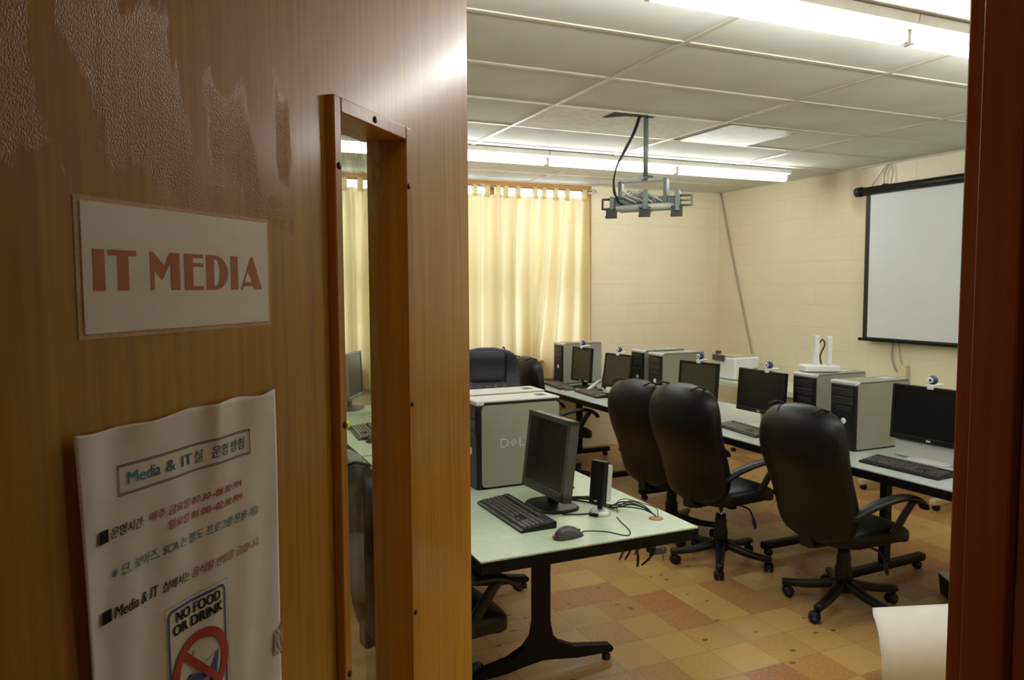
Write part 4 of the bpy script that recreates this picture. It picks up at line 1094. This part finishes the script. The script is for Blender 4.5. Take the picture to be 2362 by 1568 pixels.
# ------------------------------------------------------------------ cables on and under the front table
def flatc(name, label, pts, r, m, z=TZ):
    return cord(name, label, [(p[0], p[1], z+r+(p[2] if len(p) > 2 else 0)) for p in pts], r, m)
flatc('mouse_cable', 'thin black cable from the front mouse across the table edge', [(1.425, 2.542), (1.45, 2.56), (1.52, 2.52), (1.56, 2.455), (1.585, 2.45), (1.615, 2.50), (1.64, 2.60), (1.66, 2.665)], .0022, CABLE)
flatc('loose_cable', 'black cable looping out from behind the sideways monitor', [(1.56, 3.02), (1.64, 2.93), (1.68, 2.84), (1.64, 2.77), (1.56, 2.755), (1.47, 2.79)], .003, CABLE)
for i, (dx, dy, h) in enumerate(((0, 0, 0), (.01, -.012, .012), (-.006, .014, .02), (.02, .02, .006), (.0, -.02, .03))):
    flatc('loose_cable', 'one of the black cables running from the speaker into the brown grommet', [(1.60+dx, 3.0+dy), (1.66+dx, 2.90+dy, h), (1.70+dx, 2.79+dy, .004), (1.735+dx, 2.71+dy, .02+h), (1.775+dx*.5, 2.65+dy*.5, .022+h*.6), (1.797, 2.60, .012), (1.803, 2.587, .004)], .003, CABLE)
    bpy.context.scene.objects[-1]
for o in list(COL.objects):
    if o.get('label', '').startswith('one of the black cables'): o['group'] = 'cables into the grommet'
flatc('loose_cable', 'thin black cable bowing along the right edge of the front table', [(1.70, 2.72), (1.73, 2.78, .02), (1.80, 2.82, .02), (1.85, 2.74, .012), (1.84, 2.64, .02), (1.815, 2.592, .004)], .002, CABLE)
m_ = MB()
rr = random.Random(11)
for k in range(7):
    a = 1.60+.012*k
    m_.tube(smooth_path([(a, 3.22, TZ+.16+.03*rr.random()), (a+.03*rr.random(), 3.20, TZ+.10), (a+.02, 3.15+.03*rr.random(), TZ+.05), (a+.02+.03*rr.random(), 3.12, TZ+.006)], 5), .004, 6)
tag(link('cable_bundle', m_.mesh('cable_bundle'), CABLE), 'bunch of black and white plugs and cables hanging behind the sideways monitor', 'cable bundle')
# tangle of cords below the table corner
tg = thing('cord_tangle', 'tangle of power cords and an adapter under the front table corner', 'cords', (0, 0, 0))
for k in range(9):
    x0 = 1.62+.03*k
    z1 = .60-.08*rr.random()
    o = link('cord', MB().tube(smooth_path([(x0, 2.62+.05*rr.random(), TZ-.038), (x0+.04, 2.60, z1+.08), (x0+.08*rr.random(), 2.64, z1), (x0+.10, 2.66+.05*rr.random(), z1+.06), (x0+.05, 2.70, TZ-.038)], 5), .004, 6).mesh('cord'), CABLE if k % 3 else CABLEG, tg)
link('adapter', MB().box((1.80, 2.60, .57), (1.87, 2.66, .60), .006).mesh('adapter'), GREYD, tg)

# ------------------------------------------------------------------ white curled sheet by the jamb
def roll_mb():
    V = []; F = []
    ax = Vector((.95, -.31, 0)); fw = Vector((-.31, -.95, 0))        # axis runs right; fw faces the viewer
    C = Vector((2.595, 2.212, .171)); r = .168
    n, m = 40, 14
    for j in range(n+1):
        t = R_(-38)+R_(222)*j/n             # angle round the curl, 0 = top, + = towards the viewer
        d = fw*math.sin(t)+Vector((0, 0, 1))*math.cos(t)
        a = math.degrees(t)
        K = [(-40, .10), (-10, .045), (10, .012), (35, -.008), (60, -.026), (90, -.032), (115, -.018), (150, .02), (190, .07)]
        for (a0_, c0_), (a1_, c1_) in zip(K, K[1:]):
            if a0_ <= a <= a1_: cut = c0_+(c1_-c0_)*(a-a0_)/(a1_-a0_)
        for i in range(m+1):
            p = C+ax*(cut+(.70-cut)*i/m)+d*r
            V.append(p)
    for j in range(n):
        for i in range(m):
            q = j*(m+1)+i; F.append((q, q+1, q+m+2, q+m+1))
    return MB().add(V, F, True)
ro_ = link('paper_roll', roll_mb().mesh('paper_roll'), PAPER)
md = ro_.modifiers.new('thick', 'SOLIDIFY'); md.thickness = .002
tag(ro_, 'large curl of plain white sheet at the foot of the right door jamb', 'paper roll')
bb = thing('floor_box', 'small black box with a pale top on the floor by the door jamb', 'box', (3.845, 2.70, 0), R_(-30))
link('shell', MB().loft([[(a*s_, b*s_, z_) for a, b in rrect(-.07, .07, -.07, .07, .012, 3)] for s_, z_ in ((.86, 0), (1, .105))], True, False).mesh('shell'), BLACKP, bb)
link('lid', MB().box((-.07, -.07, .105), (.07, .07, .113), .003).mesh('lid'), SILVL, bb)
